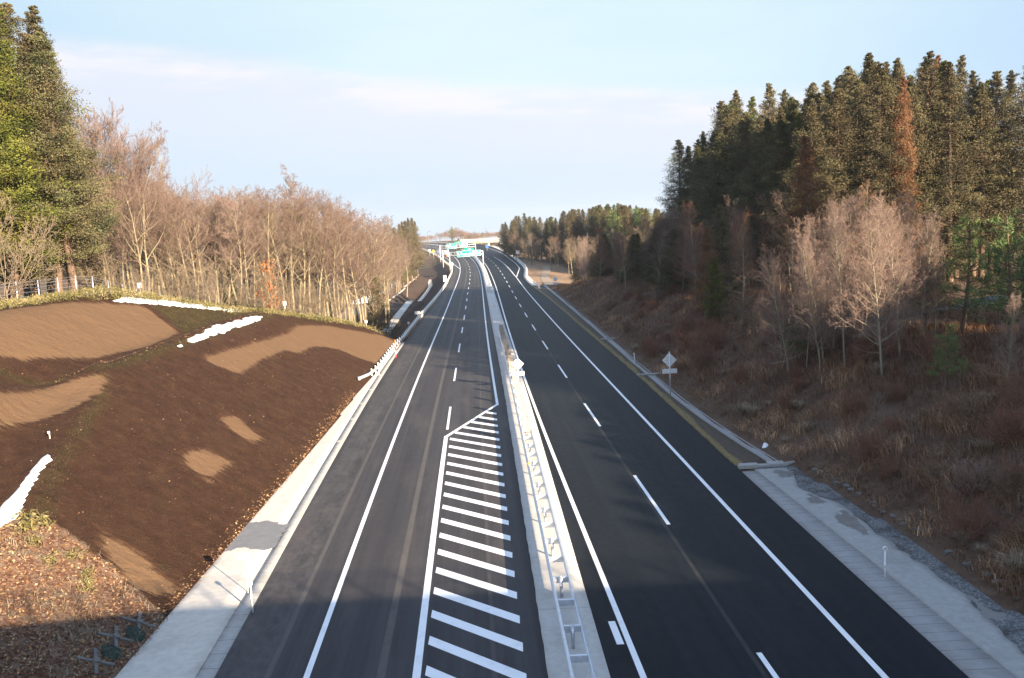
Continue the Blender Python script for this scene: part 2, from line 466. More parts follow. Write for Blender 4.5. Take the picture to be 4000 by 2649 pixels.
def hill_material():
    t = NT('hill_soil'); p = t.coord('pos')
    nbig = t.noise(p, .25, 4); nmid = t.noise(p, 1.3, 6, .65); nfine = t.noise(p, 9, 6, .7)
    run = t.noise(t.mapping(p, (.55, 2.4, .55), (0, 0, rad(12))), 1.6, 5, .6)
    dark = t.ramp(nmid, [(.25, (0.0312, 0.0151, 0.0096)), (.55, (0.0571, 0.0278, 0.0167)), (.8, (0.0866, 0.0463, 0.0272))])
    dark = t.mix(t.math('MULTIPLY', t.smooth(nbig, .5, .72), .55), dark, (0.0673, 0.0352, 0.0185))
    green = t.ramp(nmid, [(.25, (0.0306, 0.0213, 0.0099)), (.6, (0.0630, 0.0459, 0.0189)), (.85, (0.0945, 0.0738, 0.0288))])
    g = t.math('ADD', t.attr('green'), t.math('MULTIPLY_ADD', run, 1.8, -0.9))
    gm = t.smooth(g, -.15, .75)
    c = t.mix(gm, dark, green)
    moss = t.smooth(t.noise(p, .7, 5, .6), .56, .72)
    c = t.mix(t.math('MULTIPLY', moss, .4), c, (0.0546, 0.0432, 0.0162))
    bare = t.ramp(nfine, [(.3, (.112, .066, .0365)), (.7, (.138, .083, .047))])
    bare = t.mix(t.math('MULTIPLY', t.smooth(nmid, .5, .75), .35), bare, (0.1200, 0.0837, 0.0375))
    b = t.math('ADD', t.attr('bare'), t.math('MULTIPLY_ADD', run, 1.0, -0.5))
    b = t.math('ADD', b, t.math('MULTIPLY_ADD', nfine, .5, -.25))
    c = t.mix(t.smooth(b, -.12, .22), c, bare)
    leafc = t.ramp(t.voro(p, 9, 'F1', 'Color'), [(.0, (0.0928, 0.0450, 0.0302)), (.45, (0.1914, 0.1020, 0.0684)), (.75, (0.2610, 0.1620, 0.1116)), (1, (0.3248, 0.2400, 0.1800))])
    leafc = t.mix(t.smooth(nmid, .48, .66), leafc, (0.2320, 0.1800, 0.1296))
    lf = t.math('ADD', t.attr('leaf'), t.math('MULTIPLY_ADD', nmid, 1.4, -.7))
    c = t.mix(t.smooth(lf, -.1, .3), c, leafc)
    fleck = t.math('MULTIPLY', t.smooth(nfine, .52, .75), .8)
    c = t.mix(t.math('MULTIPLY', fleck, .35), c, (.13, .075, .042))
    clod = t.math('MULTIPLY', t.smooth(t.noise(p, 3.2, 7, .75), .52, .66), t.math('SUBTRACT', 1.0, t.smooth(b, -.3, .2)))
    c = t.mix(t.math('MULTIPLY', clod, .35), c, (.026, .014, .0095))
    speck = t.math('LESS_THAN', t.voro(p, 2.0), .03)
    c = t.mix(t.math('MULTIPLY', speck, t.math('SUBTRACT', 1.0, t.smooth(b, -.3, .1))), c, (.33, .15, .06))
    t.set('Base Color', c); t.set('Roughness', .95); t.set('Specular IOR Level', .1)
    h = t.math('ADD', t.math('MULTIPLY', nfine, t.math('SUBTRACT', 1.0, t.smooth(b, -.3, .15))), t.math('MULTIPLY', nmid, .8))
    t.bump(h, 1.0, .2)
    return t.m

def bank_material():
    t = NT('bank_undergrowth_soil'); p = t.coord('pos')
    a, b_, f = t.noise(p, .22, 4), t.noise(p, 1.7, 6, .65), t.noise(t.mapping(p, (1, 1, .4)), 11, 6, .7)
    c = t.ramp(b_, [(.25, (0.0510, 0.0323, 0.0221)), (.55, (0.1190, 0.0748, 0.0510)), (.8, (0.2125, 0.1487, 0.1020))])
    c = t.mix(t.smooth(a, .45, .62), c, t.ramp(f, [(.3, (.095, .060, .044)), (.7, (.18, .125, .09))]))
    c = t.mix(t.math('MULTIPLY', t.smooth(f, .5, .75), .5), c, (.18, .125, .08))
    t.set('Base Color', c); t.set('Roughness', .95); t.set('Specular IOR Level', .1)
    t.bump(t.math('ADD', f, b_), .9, .12)
    return t.m

def ground_material():
    t = NT('winter_ground'); p = t.coord('pos')
    a, b_, f = t.noise(p, .06, 5), t.noise(p, .7, 6, .65), t.noise(p, 6, 6, .7)
    c = t.ramp(b_, [(.25, (.085, .05, .030)), (.55, (.15, .095, .058)), (.8, (.23, .155, .10))])
    c = t.mix(t.smooth(a, .48, .62), c, t.ramp(f, [(.3, (.055, .05, .025)), (.7, (.12, .10, .055))]))
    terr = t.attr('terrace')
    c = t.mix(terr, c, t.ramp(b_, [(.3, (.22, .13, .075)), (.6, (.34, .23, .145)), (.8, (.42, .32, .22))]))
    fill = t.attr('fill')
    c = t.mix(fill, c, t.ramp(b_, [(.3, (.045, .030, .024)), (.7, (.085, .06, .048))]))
    c = t.mix(t.math('MULTIPLY', t.smooth(f, .5, .8), .3), c, (.25, .18, .12))
    t.set('Base Color', c); t.set('Roughness', .95); t.set('Specular IOR Level', .1)
    t.bump(t.math('ADD', f, b_), .8, .15)
    return t.m

# ------------------------------------------------------------------ the ground as one sheet, cut into hill, bank and open ground
def axis(parts):
    out = []
    for a, b, st in parts: out.append(np.arange(a, b, st))
    out.append(np.array([parts[-1][1]])); return np.concatenate(out)

xs = axis([(-3400, -900, 500), (-900, -200, 50), (-200, -64, 8), (-64, -36, 1.6), (-36, 26, .55), (26, 60, 1.6), (60, 200, 8), (200, 900, 50), (900, 3400, 500)])
ys = axis([(-1500, -200, 130), (-200, -40, 16), (-40, 20, 3), (20, 130, .6), (130, 240, 1.6), (240, 480, 4), (480, 780, 10), (780, 1500, 60), (1500, 3300, 300)])
GX, GY = np.meshgrid(xs, ys)
GZV = terrain(GX, GY)
nx, ny = len(xs), len(ys)
I = np.arange(nx * ny).reshape(ny, nx)
QF = np.stack([I[:-1, :-1], I[:-1, 1:], I[1:, 1:], I[1:, :-1]], -1).reshape(-1, 4)
GV = np.stack([GX.ravel(), GY.ravel(), GZV.ravel()], 1)
cx = GV[QF, 0].mean(1); cy = GV[QF, 1].mean(1)
m_hill = (cy > 21) & (cy < 119) & (cx < TOEL(np.clip(cy, 24, 115)) + .35) & (cx > -64)
m_bank = (cy > 14) & (cy < 236) & (cx > TOER(np.clip(cy, 16, 225)) - .5) & (cx < 60)
m_rest = ~(m_hill | m_bank)

def ground_piece(name, mask, mat, attrs):
    F = QF[mask]; used, inv = np.unique(F, return_inverse=True)
    V = GV[used]
    me = fast_mesh(name, V, inv.reshape(F.shape), mat, smooth=True)
    for k, fn in attrs.items():
        a = me.attributes.new(k, 'FLOAT', 'POINT')
        a.data.foreach_set('value', np.asarray(fn(V[:, 0], V[:, 1]), np.float32))
    o = link(name, me); o['kind'] = 'structure'
    return o

def bare_sd(x, y):
    r = np.full(x.shape, -9.0)
    for P in BARE: r = np.maximum(r, poly_sd(x, y, P))
    return np.clip(r, -3, 3)
def green_w(x, y):
    g = np.clip(poly_sd(x, y, GREENP), -3, 2.0)
    d1, _ = seg_dist(x, y, RIDGE); d2, _ = seg_dist(x, y, BENCH)
    g = np.maximum(g, .62 - d1 * 1.25); g = np.maximum(g, .75 - d2 * 1.3)
    edge = TOEL(np.clip(y, 24, 115)) - x
    crest = np.where(terrain(x, y) > 9.2, .9, -3)
    return np.maximum(g, np.where((y > 60) & (y < 118) & (edge > 6), .6 - np.abs(terrain(x, y) - (.75 - .1 * (x + 14.5) - .163 * (y - 116))) * 1.2, -3))
def leaf_sd(x, y): return np.clip(poly_sd(x, y, LEAFP), -3, 3)
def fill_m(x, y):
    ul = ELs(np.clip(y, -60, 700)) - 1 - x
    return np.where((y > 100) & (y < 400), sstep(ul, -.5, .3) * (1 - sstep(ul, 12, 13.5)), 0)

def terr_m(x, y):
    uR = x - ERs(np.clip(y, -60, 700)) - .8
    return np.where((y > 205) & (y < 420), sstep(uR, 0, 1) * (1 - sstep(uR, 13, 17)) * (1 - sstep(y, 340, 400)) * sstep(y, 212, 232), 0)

M_HILL, M_BANK, M_GROUND = hill_material(), bank_material(), ground_material()
ground_piece('hill', m_hill, M_HILL, {'bare': bare_sd, 'green': green_w, 'leaf': leaf_sd})
ground_piece('embankment', m_bank, M_BANK, {})
ground_piece('ground', m_rest, M_GROUND, {'fill': fill_m, 'terrace': terr_m})

# ------------------------------------------------------------------ asphalt
def asphalt(name, seams, base, shoulder=None, wet=.5):
    t = NT(name)
    lat, lon = t.attr('lat'), t.attr('lon')
    cmb = t.n.new('ShaderNodeCombineXYZ'); t.l.new(lat, cmb.inputs[0]); t.l.new(lon, cmb.inputs[1])
    v = cmb.outputs[0]
    streak = t.noise(t.mapping(v, (1.7, .012, 1)), 1.0, 6, .65)
    cloud = t.noise(t.mapping(v, (.55, .09, 1)), 1.0, 5, .6)
    grit = t.noise(v, 28, 4, .7); mott = t.noise(t.mapping(v, (1, .55, 1)), 3.2, 6, .7)
    b = base
    c = t.ramp(streak, [(.25, tuple(x * .62 for x in b)), (.5, b), (.78, tuple(x * 1.55 for x in b))])
    c = t.mix(t.smooth(cloud, .45, .75), c, tuple(x * 1.5 for x in (b[0] * 1.08, b[1], b[2] * .93)))
    if shoulder:
        lo, hi = shoulder
        m = t.math('MULTIPLY', t.smooth(lat, hi + .25, hi - .35), t.smooth(lat, lo - .1, lo + .3))
        m = t.math('MULTIPLY', m, t.smooth(t.math('ADD', t.math('MULTIPLY', mott, .55), t.math('MULTIPLY', t.noise(t.mapping(v, (.8, .35, 1)), 1.3, 7, .75), .5)), .42, .66))
        c = t.mix(t.math('MULTIPLY', m, .42), c, (.125, .115, .108))
    for (sx, w, col, k) in seams:
        d = t.math('ABSOLUTE', t.math('ADD', t.math('SUBTRACT', lat, sx), t.math('MULTIPLY_ADD', streak, .12, -.06)))
        s = t.math('MULTIPLY', t.smooth(d, w, w * .55), t.smooth(t.math('ADD', grit, t.math('MULTIPLY', mott, .8)), .55, 1.05))
        c = t.mix(t.math('MULTIPLY', s, k), c, col)
    scr = t.math('MULTIPLY', t.smooth(t.noise(t.mapping(v, (2.2, .6, 1), (0, 0, rad(20))), 2.0, 7, .75), .62, .74), .22)
    c = t.mix(scr, c, tuple(x * 2.6 for x in b))
    c = t.mix(t.math('MULTIPLY_ADD', grit, .5, .0), c, t.mix(1.0, c, (1.35, 1.33, 1.3), 'MULTIPLY'))
    t.set('Base Color', c)
    t.set('Roughness', t.math('MULTIPLY_ADD', mott, .22, wet)); t.set('Specular IOR Level', .12)
    t.bump(t.math('ADD', grit, t.math('MULTIPLY', mott, .5)), .35, .02)
    return t.m

def strip(name, fa, fb, y0, y1, mat, dz, st=2.0, ncol=8, latref=None, parent=None, thick=0.0, structure=True, jag=0.0):
    Y = np.arange(y0, y1 + .01, st)
    A, B = fa(Y), fb(Y)
    if jag:
        A = A + jag * (vnoise(Y * 2.1, Y * 0 + 3, 21) - .5) * 2
    T = np.linspace(0, 1, ncol + 1)
    X = A[:, None] * (1 - T) + B[:, None] * T
    YY = np.repeat(Y[:, None], ncol + 1, 1)
    Z = GZ(np.clip(YY, -60, 750)) + dz
    V = np.stack([X.ravel(), YY.ravel(), Z.ravel()], 1)
    n = ncol + 1
    J = np.arange(len(Y) * n).reshape(len(Y), n)
    F = np.stack([J[:-1, :-1], J[:-1, 1:], J[1:, 1:], J[1:, :-1]], -1).reshape(-1, 4)
    if thick:
        off = len(V)
        V = np.concatenate([V, V - [0, 0, thick]])
        sides = []
        for i in range(len(Y) - 1):
            sides += [(J[i, 0], J[i + 1, 0], J[i + 1, 0] + off, J[i, 0] + off), (J[i, -1], J[i, -1] + off, J[i + 1, -1] + off, J[i + 1, -1])]
        for j in range(ncol):
            sides += [(J[0, j], J[0, j] + off, J[0, j + 1] + off, J[0, j + 1]), (J[-1, j], J[-1, j + 1], J[-1, j + 1] + off, J[-1, j] + off)]
        F = np.concatenate([F, np.array(sides)])
    me = fast_mesh(name, V, F, mat)
    ref = latref if latref is not None else fa
    a = me.attributes.new('lat', 'FLOAT', 'POINT'); a.data.foreach_set('value', np.asarray(V[:, 0] - ref(V[:, 1]), np.float32))
    a = me.attributes.new('lon', 'FLOAT', 'POINT'); a.data.foreach_set('value', np.asarray(V[:, 1], np.float32))
    o = link(name, me, parent)
    if parent is None and structure: o['kind'] = 'structure'
    return o

M_ASPH_L = asphalt('worn_asphalt', [(2.35, .17, (.135, .122, .105), .6), (-1.25, .12, (.12, .11, .10), .6), (5.9, .10, (.11, .10, .09), .4)], (.041, .039, .041), (-3.2, -1.3), .55)
M_ASPH_R = asphalt('new_asphalt', [(-3.4, .10, (.10, .09, .08), .35)], (.0088, .0108, .0138), None, .55)
road_l = strip('road', ELs, lambda y: XML(y) + .05, -60, 700, M_ASPH_L, 0, 2.0, 14, XL)
road_r = strip('road', lambda y: XMR(y) - .05, lambda y: np.where(y < 47, ERs(y) + .02, ERs(y)), -60, 700, M_ASPH_R, 0, 2.0, 14, XR)

# ------------------------------------------------------------------ painted markings: parts of their carriageway
def paint_material():
    t = NT('road_paint'); p = t.coord('pos')
    n = t.noise(p, 14, 6, .7); b = t.noise(p, 1.2, 4)
    c = t.ramp(n, [(.2, (.62, .63, .64)), (.45, (.80, .80, .80))])
    c = t.mix(t.math('MULTIPLY', t.smooth(b, .45, .75), .4), c, (.52, .52, .53))
    w = t.noise(p, 5, 7, .8)
    c = t.mix(t.math('MULTIPLY', t.smooth(w, .60, .72), .55), c, (.22, .22, .225))
    t.set('Base Color', c); t.set('Roughness', .55)
    return t.m
M_PAINT = paint_material()
def line(name, fx, y0, y1, w, parent, st=2.0, dz=.005):
    return strip(name, lambda y: fx(y) - w / 2, lambda y: fx(y) + w / 2, y0, y1, M_PAINT, dz, st, 1, parent=parent)

def quads(name, polys, parent, dz=.005, mat=None):
    mb = MB()
    for P in polys:
        mb.add([(x, y, float(GZ(y)) + dz) for x, y in P], [tuple(range(len(P)))])
    return mb.build(name, mat or M_PAINT, parent)

def dashes(name, fx, starts, parent, w=.17):
    P = []
    for s in starts:
        for a in (s, s + 4):
            b = a + 4
            P.append([(float(fx(a)) - w / 2, a), (float(fx(a)) + w / 2, a), (float(fx(b)) + w / 2, b), (float(fx(b)) - w / 2, b)])
    return quads(name, P, parent)

line('edge_line', XL, -50, 700, .20, road_l)
line('edge_line', XM1, 67.4, 700, .20, road_l)
line('edge_line', XM2, -50, 700, .20, road_r)
line('edge_line', XR, -50, 420, .20, road_r)
dashes('lane_line', XD1, np.arange(59.7, 690, 20), road_l)
dashes('lane_line', XD2, [18.3] + list(np.arange(38.4, 690, 20)), road_r)
# hatched taper on the left carriageway
HL = lambda y: XD1(y) - .02
P = [[(-50, 0)]]
line('hatch_line', HL, -50.2, 57.8, .26, road_l, st=1.0)
a0, a1 = (float(HL(57.6)), 57.6), (float(XM1(67.6)), 67.6)
quads('hatch_line', [[(a0[0] - .14, a0[1] - .02), (a0[0] + .16, a0[1] - .02), (a1[0] + .12, a1[1] + .1), (a1[0] - .14, a1[1] + .1)]], road_l, dz=.009)
HR = smooth_curve([(25.5, -0.05), (33.5, -.40), (58.2, -1.2), (65.5, -1.48)])
P = []
for k in range(-20, 24):
    # each bar slants away from the median side as it crosses to the left
    yr = 25.4 + k * 2.04
    if yr < -40 or yr > 66.0: continue
    wd = .62
    xr, xl = float(HR(yr)), float(HL(yr)) + .16
    sl = 2.67
    yl = yr + sl * (xr - xl) / 3.0
    if yl > 57.0:      # clipped by the taper line
        m = (a1[0] - a0[0]) / (a1[1] - a0[1])
        for _ in range(20):
            xl = a0[0] + m * (yl - a0[1]) + .14
            yl = yr + sl * (xr - xl) / 3.0
        if xr - xl < .25: continue
    P.append([(xl, yl - wd / 2), (xr, yr - wd / 2), (xr, yr + wd / 2), (xl, yl + wd / 2)])
quads('hatching', P, road_l)
# small white mark beside the median line, ramp lines, gore stripes
quads('lane_mark', [[(2.93, 27.3), (3.17, 27.3), (3.07, 29.0), (2.83, 29.0)]], road_r)
XLR = smooth_curve([(328, -17.9), (363, -22.0), (406, -26.9), (450, -32.4), (480, -37), (520, -44)], lam=2)
line('ramp_line', XLR, 329, 520, .22, road_l)
XRR = smooth_curve([(314, 3.9), (345, 3.1), (398, .5), (460, -3.2), (489, -5.8), (512, -8.6), (560, -14)], lam=2)
line('ramp_line', XRR, 312, 560, .20, road_r)
quads('ramp_line', [[(2.15, 264), (2.45, 264), (4.0, 312.5), (3.75, 313.5)]], road_r)
P = []
for y in np.arange(272, 350, 3.2):
    x = float(XR(y)); P.append([(x - .38, y), (x + .1, y - .2), (x + .1, y + 1.2), (x - .38, y + 1.4)])
quads('ramp_divider', P, road_r)
P = []
for k, y in enumerate(np.arange(470, 560, 8)):
    x0, x1 = float(XLR(min(y, 519))) + .5, float(XL(y)) - .5
    if x1 - x0 > 1: P.append([(x0, y + 3), (x1, y), (x1, y + 2.4), (x0, y + 5.4)])
quads('gore_marking', P, road_l)

# ------------------------------------------------------------------ concrete: median, gutters, aprons
def concrete(name, base=(.36, .35, .33), joint=0.0, blotch=.35):
    t = NT(name); p = t.coord('pos')
    a, b, f = t.noise(p, .5, 5, .6), t.noise(p, 3.5, 6, .7), t.noise(p, 40, 3, .6)
    c = t.ramp(b, [(.25, tuple(x * .78 for x in base)), (.6, base), (.85, tuple(x * 1.12 for x in base))])
    c = t.mix(t.math('MULTIPLY', t.smooth(a, .5, .75), blotch), c, (base[0] * .5, base[1] * .47, base[2] * .43))
    c = t.mix(t.math('MULTIPLY', f, .16), c, (.12, .12, .12))
    if joint:
        s = t.n.new('ShaderNodeSeparateXYZ'); t.l.new(p, s.inputs[0])
        m = t.math('PINGPONG', s.outputs['Y'], joint / 2)
        j = t.math('LESS_THAN', m, .018)
        c = t.mix(t.math('MULTIPLY', j, .65), c, (.10, .10, .10))
        cell = t.math('FLOOR', t.math('DIVIDE', s.outputs['Y'], joint))
        wn_ = t.n.new('ShaderNodeTexWhiteNoise'); wn_.noise_dimensions = '1D'; t.l.new(cell, wn_.inputs['W'])
        c = t.mix(t.math('MULTIPLY', wn_.outputs['Value'], .28), c, tuple(x * .62 for x in base))
    t.set('Base Color', c); t.set('Roughness', .88); t.set('Specular IOR Level', .25)
    t.bump(t.math('ADD', f, b), .3, .01)
    return t.m
M_CONC = concrete('median_concrete', (.60, .575, .53), 5.0)
M_APRON = concrete('apron_concrete', (.60, .555, .485), 0, .35)
M_APRON_R = concrete('old_apron_concrete', (.36, .355, .335), 0, .4)
M_GUTTER = concrete('gutter_concrete', (.42, .405, .375), 1.0, .3)
M_PRECAST = concrete('precast_concrete', (.34, .335, .325), .6, .4)

strip('median', XML, XMR, -60, 112, M_CONC, .10, .5, 4, thick=.2, jag=.025)
strip('median', XML, XMR, 112.06, 205, M_CONC, .07, 1.0, 4, thick=.2)
strip('median', XML, XMR, 205.06, 690, M_CONC, .10, 2.0, 4, thick=.2)
# left gutter and pale apron below the cut slope
CI = smooth_curve([(26.5, -10.62), (31, -10.75), (44, -11.45), (57, -12.05), (97, -13.75), (118, -14.3)], lam=8)
strip('gutter', CI, lambda y: ELs(y) - .003, 10, 112, M_GUTTER, .02, 1.0, 2, thick=.15)
strip('apron', lambda y: np.where(y < 100, TOEL(np.clip(y, 24, 115)) - .5 + .30 * (vnoise(np.asarray(y) * .8, np.asarray(y) * 0, 4) - .3), CI(y) - .9), CI, 10, 112, M_APRON, .05, .5, 4, thick=.2)
quads('gutter_cover', [[(float(CI(y)) + .06, y), (float(ELs(y)) - .06, y), (float(ELs(y)) - .06, y + .45), (float(CI(y)) + .06, y + .45)] for y in (57.5, 64.5, 70.5, 77, 85)], None, .026, M_APRON)['kind'] = 'structure'
# right gutter, apron and gravel up to the cross wall, then verge and ditch
GU = smooth_curve([(20, 14.3), (24, 14.2), (33.5, 13.6), (46, 12.75)], lam=8)
strip('gutter', lambda y: ERs(y) + .022, GU, 10, 46.4, M_PRECAST, .03, 1.0, 2, thick=.15)
GA = lambda y: GU(y) + .75 + 1.25 * vnoise(np.asarray(y) * .33, np.asarray(y) * 0 + 2, 31) + .25 * vnoise(np.asarray(y) * 1.7, np.asarray(y) * 0 + 5, 32)
strip('apron', lambda y: GU(y) + .004, GA, 10, 46.4, M_APRON_R, .045, .3, 5, thick=.2)
tg = NT('gravel'); pg = tg.coord('pos')
gcell = tg.voro(pg, 16, 'F1', 'Color'); gd = tg.voro(pg, 16)
cg = tg.ramp(gcell, [(0, (.04, .045, .05)), (.5, (.12, .127, .13)), (1, (.27, .27, .262))])
cg = tg.mix(tg.smooth(tg.noise(pg, .9, 5), .45, .62), cg, tg.mix(1.0, cg, (.5, .46, .42), 'MULTIPLY'))
tg.set('Base Color', cg); tg.set('Roughness', .9); tg.bump(gd, 1.0, .04)
strip('gravel', lambda y: GU(y) + .3, lambda y: TOER(np.clip(y, 16, 225)) + .35, 10, 46.6, tg.m, .035, .6, 10, thick=.2)
tv = NT('verge'); pv = tv.coord('pos')
cv = tv.ramp(tv.noise(pv, 4, 6, .7), [(.25, (.06, .042, .018)), (.55, (.20, .145, .055)), (.8, (.30, .225, .10))])
tv.set('Base Color', cv); tv.set('Roughness', .95); tv.bump(tv.noise(pv, 14, 5, .7), .8, .05)
tvs = NT('verge_soil'); pvs = tvs.coord('pos')
tvs.set('Base Color', tvs.ramp(tvs.noise(pvs, 3, 6, .7), [(.25, (.035, .026, .018)), (.6, (.085, .062, .042)), (.85, (.16, .12, .075))])); tvs.set('Roughness', .95); tvs.bump(tvs.noise(pvs, 12, 5, .7), .8, .05)
M_VSOIL = tvs.m
DI = lambda y: np.maximum(TOER(np.clip(y, 16, 225)) - 1.0, ERs(y) + .75)
strip('verge', lambda y: ERs(y) + .01, lambda y: ERs(y) + .42 + .22 * vnoise(np.asarray(y) * .6, np.asarray(y) * 0, 70), 47.2, 222, tv.m, .016, .5, 3, thick=.2, jag=.05)
strip('verge', lambda y: ERs(y) + .02, DI, 47.2, 222, M_VSOIL, .010, 1.0, 3, thick=.2)
strip('verge', lambda y: ERs(y) + .01, lambda y: ERs(y) + 1.3, 222.05, 600, M_APRON, .012, 2.0, 2, thick=.2)
# U-shaped drainage ditch along the toe of the right bank
def u_ditch(name, fx, y0, y1, w, mat, z=0.0, zf=None, d=.35, wall=.09):
    Y = np.arange(y0, y1 + .01, 2.0)
    path = [(float(fx(y)), float(y), (float(zf(y)) if zf is not None else float(GZ(y))) + z) for y in Y]
    h = w / 2
    prof = [(-h - wall, .0), (-h - wall, -d), (h + wall, -d), (h + wall, 0), (h, 0), (h, -d + .1), (-h, -d + .1), (-h, 0)]
    o = MB().sweep(path, prof[::-1]).build(name, mat); o['kind'] = 'structure'; return o
u_ditch('drainage_ditch', lambda y: float(DI(y)) + .38, 47.2, 222, .42, M_PRECAST, .06, d=.14)
chx = smooth_curve([(112, -18.4), (146, -20.3), (192, -22.3), (235, -23.7), (290, -26.0), (330, -29.8)], lam=4)
chz = lambda y: float(terrain(chx(y), y)) + .10
u_ditch('drainage_channel', lambda y: float(chx(y)), 113, 330, 1.25, M_APRON, .1, chz, d=.14)

# cross wall of the right gutter at the end of the gravel
mb = MB(); mb.box((13.35, 46.85, .04), (2.7, .36, .16)); mb.box((15.2, 47.0, .10), (1.2, .16, .14), rz=.2); mb.box((12.6, 46.95, .13), (1.0, .5, .04)); mb.box((14.1, 47.0, .13), (.9, .6, .05))
tag(mb.build('gutter_wall', M_APRON_R), 'concrete cross wall closing the right gutter at the end of the gravel strip', 'wall')
for (y, w) in ((104.5, 1.9), (77.6, 2.4)):
    x = float(DI(y)) + .4
    b = MB(); b.box((x, y, float(GZ(y)) + .10), (w, .34, .12), rz=.04); b.box((x + w / 2 + .5, y + .12, float(GZ(y)) + .22), (1.0, .16, .1), rz=.2)
    tag(b.build('ditch_slab', M_APRON_R), 'concrete slab laid across the right ditch %s' % ('ahead of the diamond sign' if y < 90 else 'further on, opposite the lit strip of road'), 'slab')

# ------------------------------------------------------------------ snow left on the slopes
ts = NT('old_snow'); ps = ts.coord('pos')
ts.set('Base Color', ts.mix(ts.smooth(ts.noise(ps, 3, 6, .7), .60, .78), (.80, .80, .82), (.45, .40, .37)))
ts.set('Roughness', .7); ts.bump(ts.noise(ps, 6, 5, .6), .5, .06)
ts.b.inputs['Subsurface Weight'].default_value = .0
M_SNOW = ts.m
def snow(P, label, hgt=.16, st=.22):
    P = np.array(P); x0, y0 = P.min(0) - .4; x1, y1 = P.max(0) + .4
    X, Y = np.meshgrid(np.arange(x0, x1, st), np.arange(y0, y1, st))
    sd = poly_sd(X, Y, P) + .24 * (vnoise(X * 1.1, Y * 1.1, 40) - .5) + .07 * (vnoise(X * 4, Y * 4, 41) - .5)
    Z = terrain(X, Y) + hgt * np.sqrt(np.clip(sd, 0, .5) / .5) * (.7 + .6 * vnoise(X * 2, Y * 2, 42)) + .07
    Z = np.where(sd < 0, terrain(X, Y) - .05, Z)
    n = X.shape[1]; J = np.arange(X.size).reshape(X.shape)
    F = np.stack([J[:-1, :-1], J[:-1, 1:], J[1:, 1:], J[1:, :-1]], -1).reshape(-1, 4)
    keep = (sd.ravel()[F] > -st * 1.2).any(1)
    F = F[keep]; u, inv = np.unique(F, return_inverse=True)
    V = np.stack([X.ravel(), Y.ravel(), Z.ravel()], 1)[u]
    o = link('snow_patch', fast_mesh('snow_patch', V, inv.reshape(F.shape), M_SNOW, smooth=True))
    return tag(o, label, 'snow', 'patches of old snow on the slopes')
snow([(-23.15, 60.0), (-23.4, 64.4), (-23.75, 70.0), (-23.7, 76), (-23.4, 83.0), (-23.1, 80.0), (-23.05, 70.4), (-23.05, 62.8)], 'long narrow snow patch lying on the bench of the brown left slope', .10, .13)
snow([(-29.6, 66.0), (-29.9, 68.6), (-28.7, 75.4), (-27.4, 81), (-26.0, 86.5), (-25.8, 85.8), (-27.05, 79.2), (-28.2, 73.4), (-29.1, 69.0)], 'thin white snow rim along the crest of the hill below the fence', .10, .16)
snow([(-20.2, 31.0), (-19.9, 32.0), (-20.0, 34.0), (-20.25, 35.6), (-20.45, 37.6), (-20.15, 37.1), (-19.85, 35.6), (-19.6, 34.5), (-19.3, 33.3), (-19.25, 32.4), (-19.6, 31.6)], 'snow patch in the gully above the leaf-covered corner', .18, .1)
snow([(-36, 205), (-33.5, 208), (-33, 222), (-35.5, 232), (-38, 226), (-38.5, 212)], 'round snow patch at the foot of the far roadside trunks', .3, .8)
snow([(14.35, 50.2), (14.75, 50.4), (14.8, 50.9), (14.4, 51.0)], 'small white lump of snow at the foot of the right bank', .3, .12)

# darker sheets laid over the aprons; the small right-hand ones are damp
def blotch(P, z, name='dark_patch'):
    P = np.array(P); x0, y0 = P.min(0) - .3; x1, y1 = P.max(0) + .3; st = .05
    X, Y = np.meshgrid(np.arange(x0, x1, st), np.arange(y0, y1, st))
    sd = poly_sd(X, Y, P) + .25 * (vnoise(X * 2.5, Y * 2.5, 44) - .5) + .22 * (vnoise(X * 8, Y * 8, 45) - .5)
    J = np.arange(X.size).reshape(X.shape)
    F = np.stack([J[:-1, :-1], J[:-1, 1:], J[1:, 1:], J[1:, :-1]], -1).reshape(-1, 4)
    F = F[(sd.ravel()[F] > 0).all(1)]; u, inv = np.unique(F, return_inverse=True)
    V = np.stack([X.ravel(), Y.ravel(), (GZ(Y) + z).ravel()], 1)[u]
    o = link(name, fast_mesh(name, V, inv.reshape(F.shape), M_DARK_PATCH)); o['kind'] = 'structure'
td = NT('dark_concrete'); pd_ = td.coord('pos')
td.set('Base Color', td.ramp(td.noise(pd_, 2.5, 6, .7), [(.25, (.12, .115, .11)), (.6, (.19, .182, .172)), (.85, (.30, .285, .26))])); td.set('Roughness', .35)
M_DARK_PATCH = td.m
RS = np.random.default_rng(12)
def blob(cx0, cy0, rx, ry, n=26, seed=0):
    a = np.linspace(0, 2 * np.pi, n, endpoint=False); k = 1 + .22 * np.sin(a * 3 + seed) + RS.uniform(-.1, .1, n)
    return [(cx0 + rx * math.cos(t) * q, cy0 + ry * math.sin(t) * q) for t, q in zip(a, k)]
blotch([(float(CI(y)) + .2, y) for y in (37.8, 39.2, 40.8)] + [(-11.6, 41.2), (-12.3, 41.7), (-13.0, 41.6), (-13.6, 41.2), (-13.7, 38.5), (-13.2, 37.6), (-12.4, 37.9), (-11.6, 37.6)], .056)  # broad darker patch across the left apron
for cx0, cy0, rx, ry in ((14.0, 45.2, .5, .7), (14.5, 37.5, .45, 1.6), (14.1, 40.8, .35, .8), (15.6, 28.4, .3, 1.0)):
    blotch(blob(cx0, cy0, rx, ry, seed=cy0), .05)
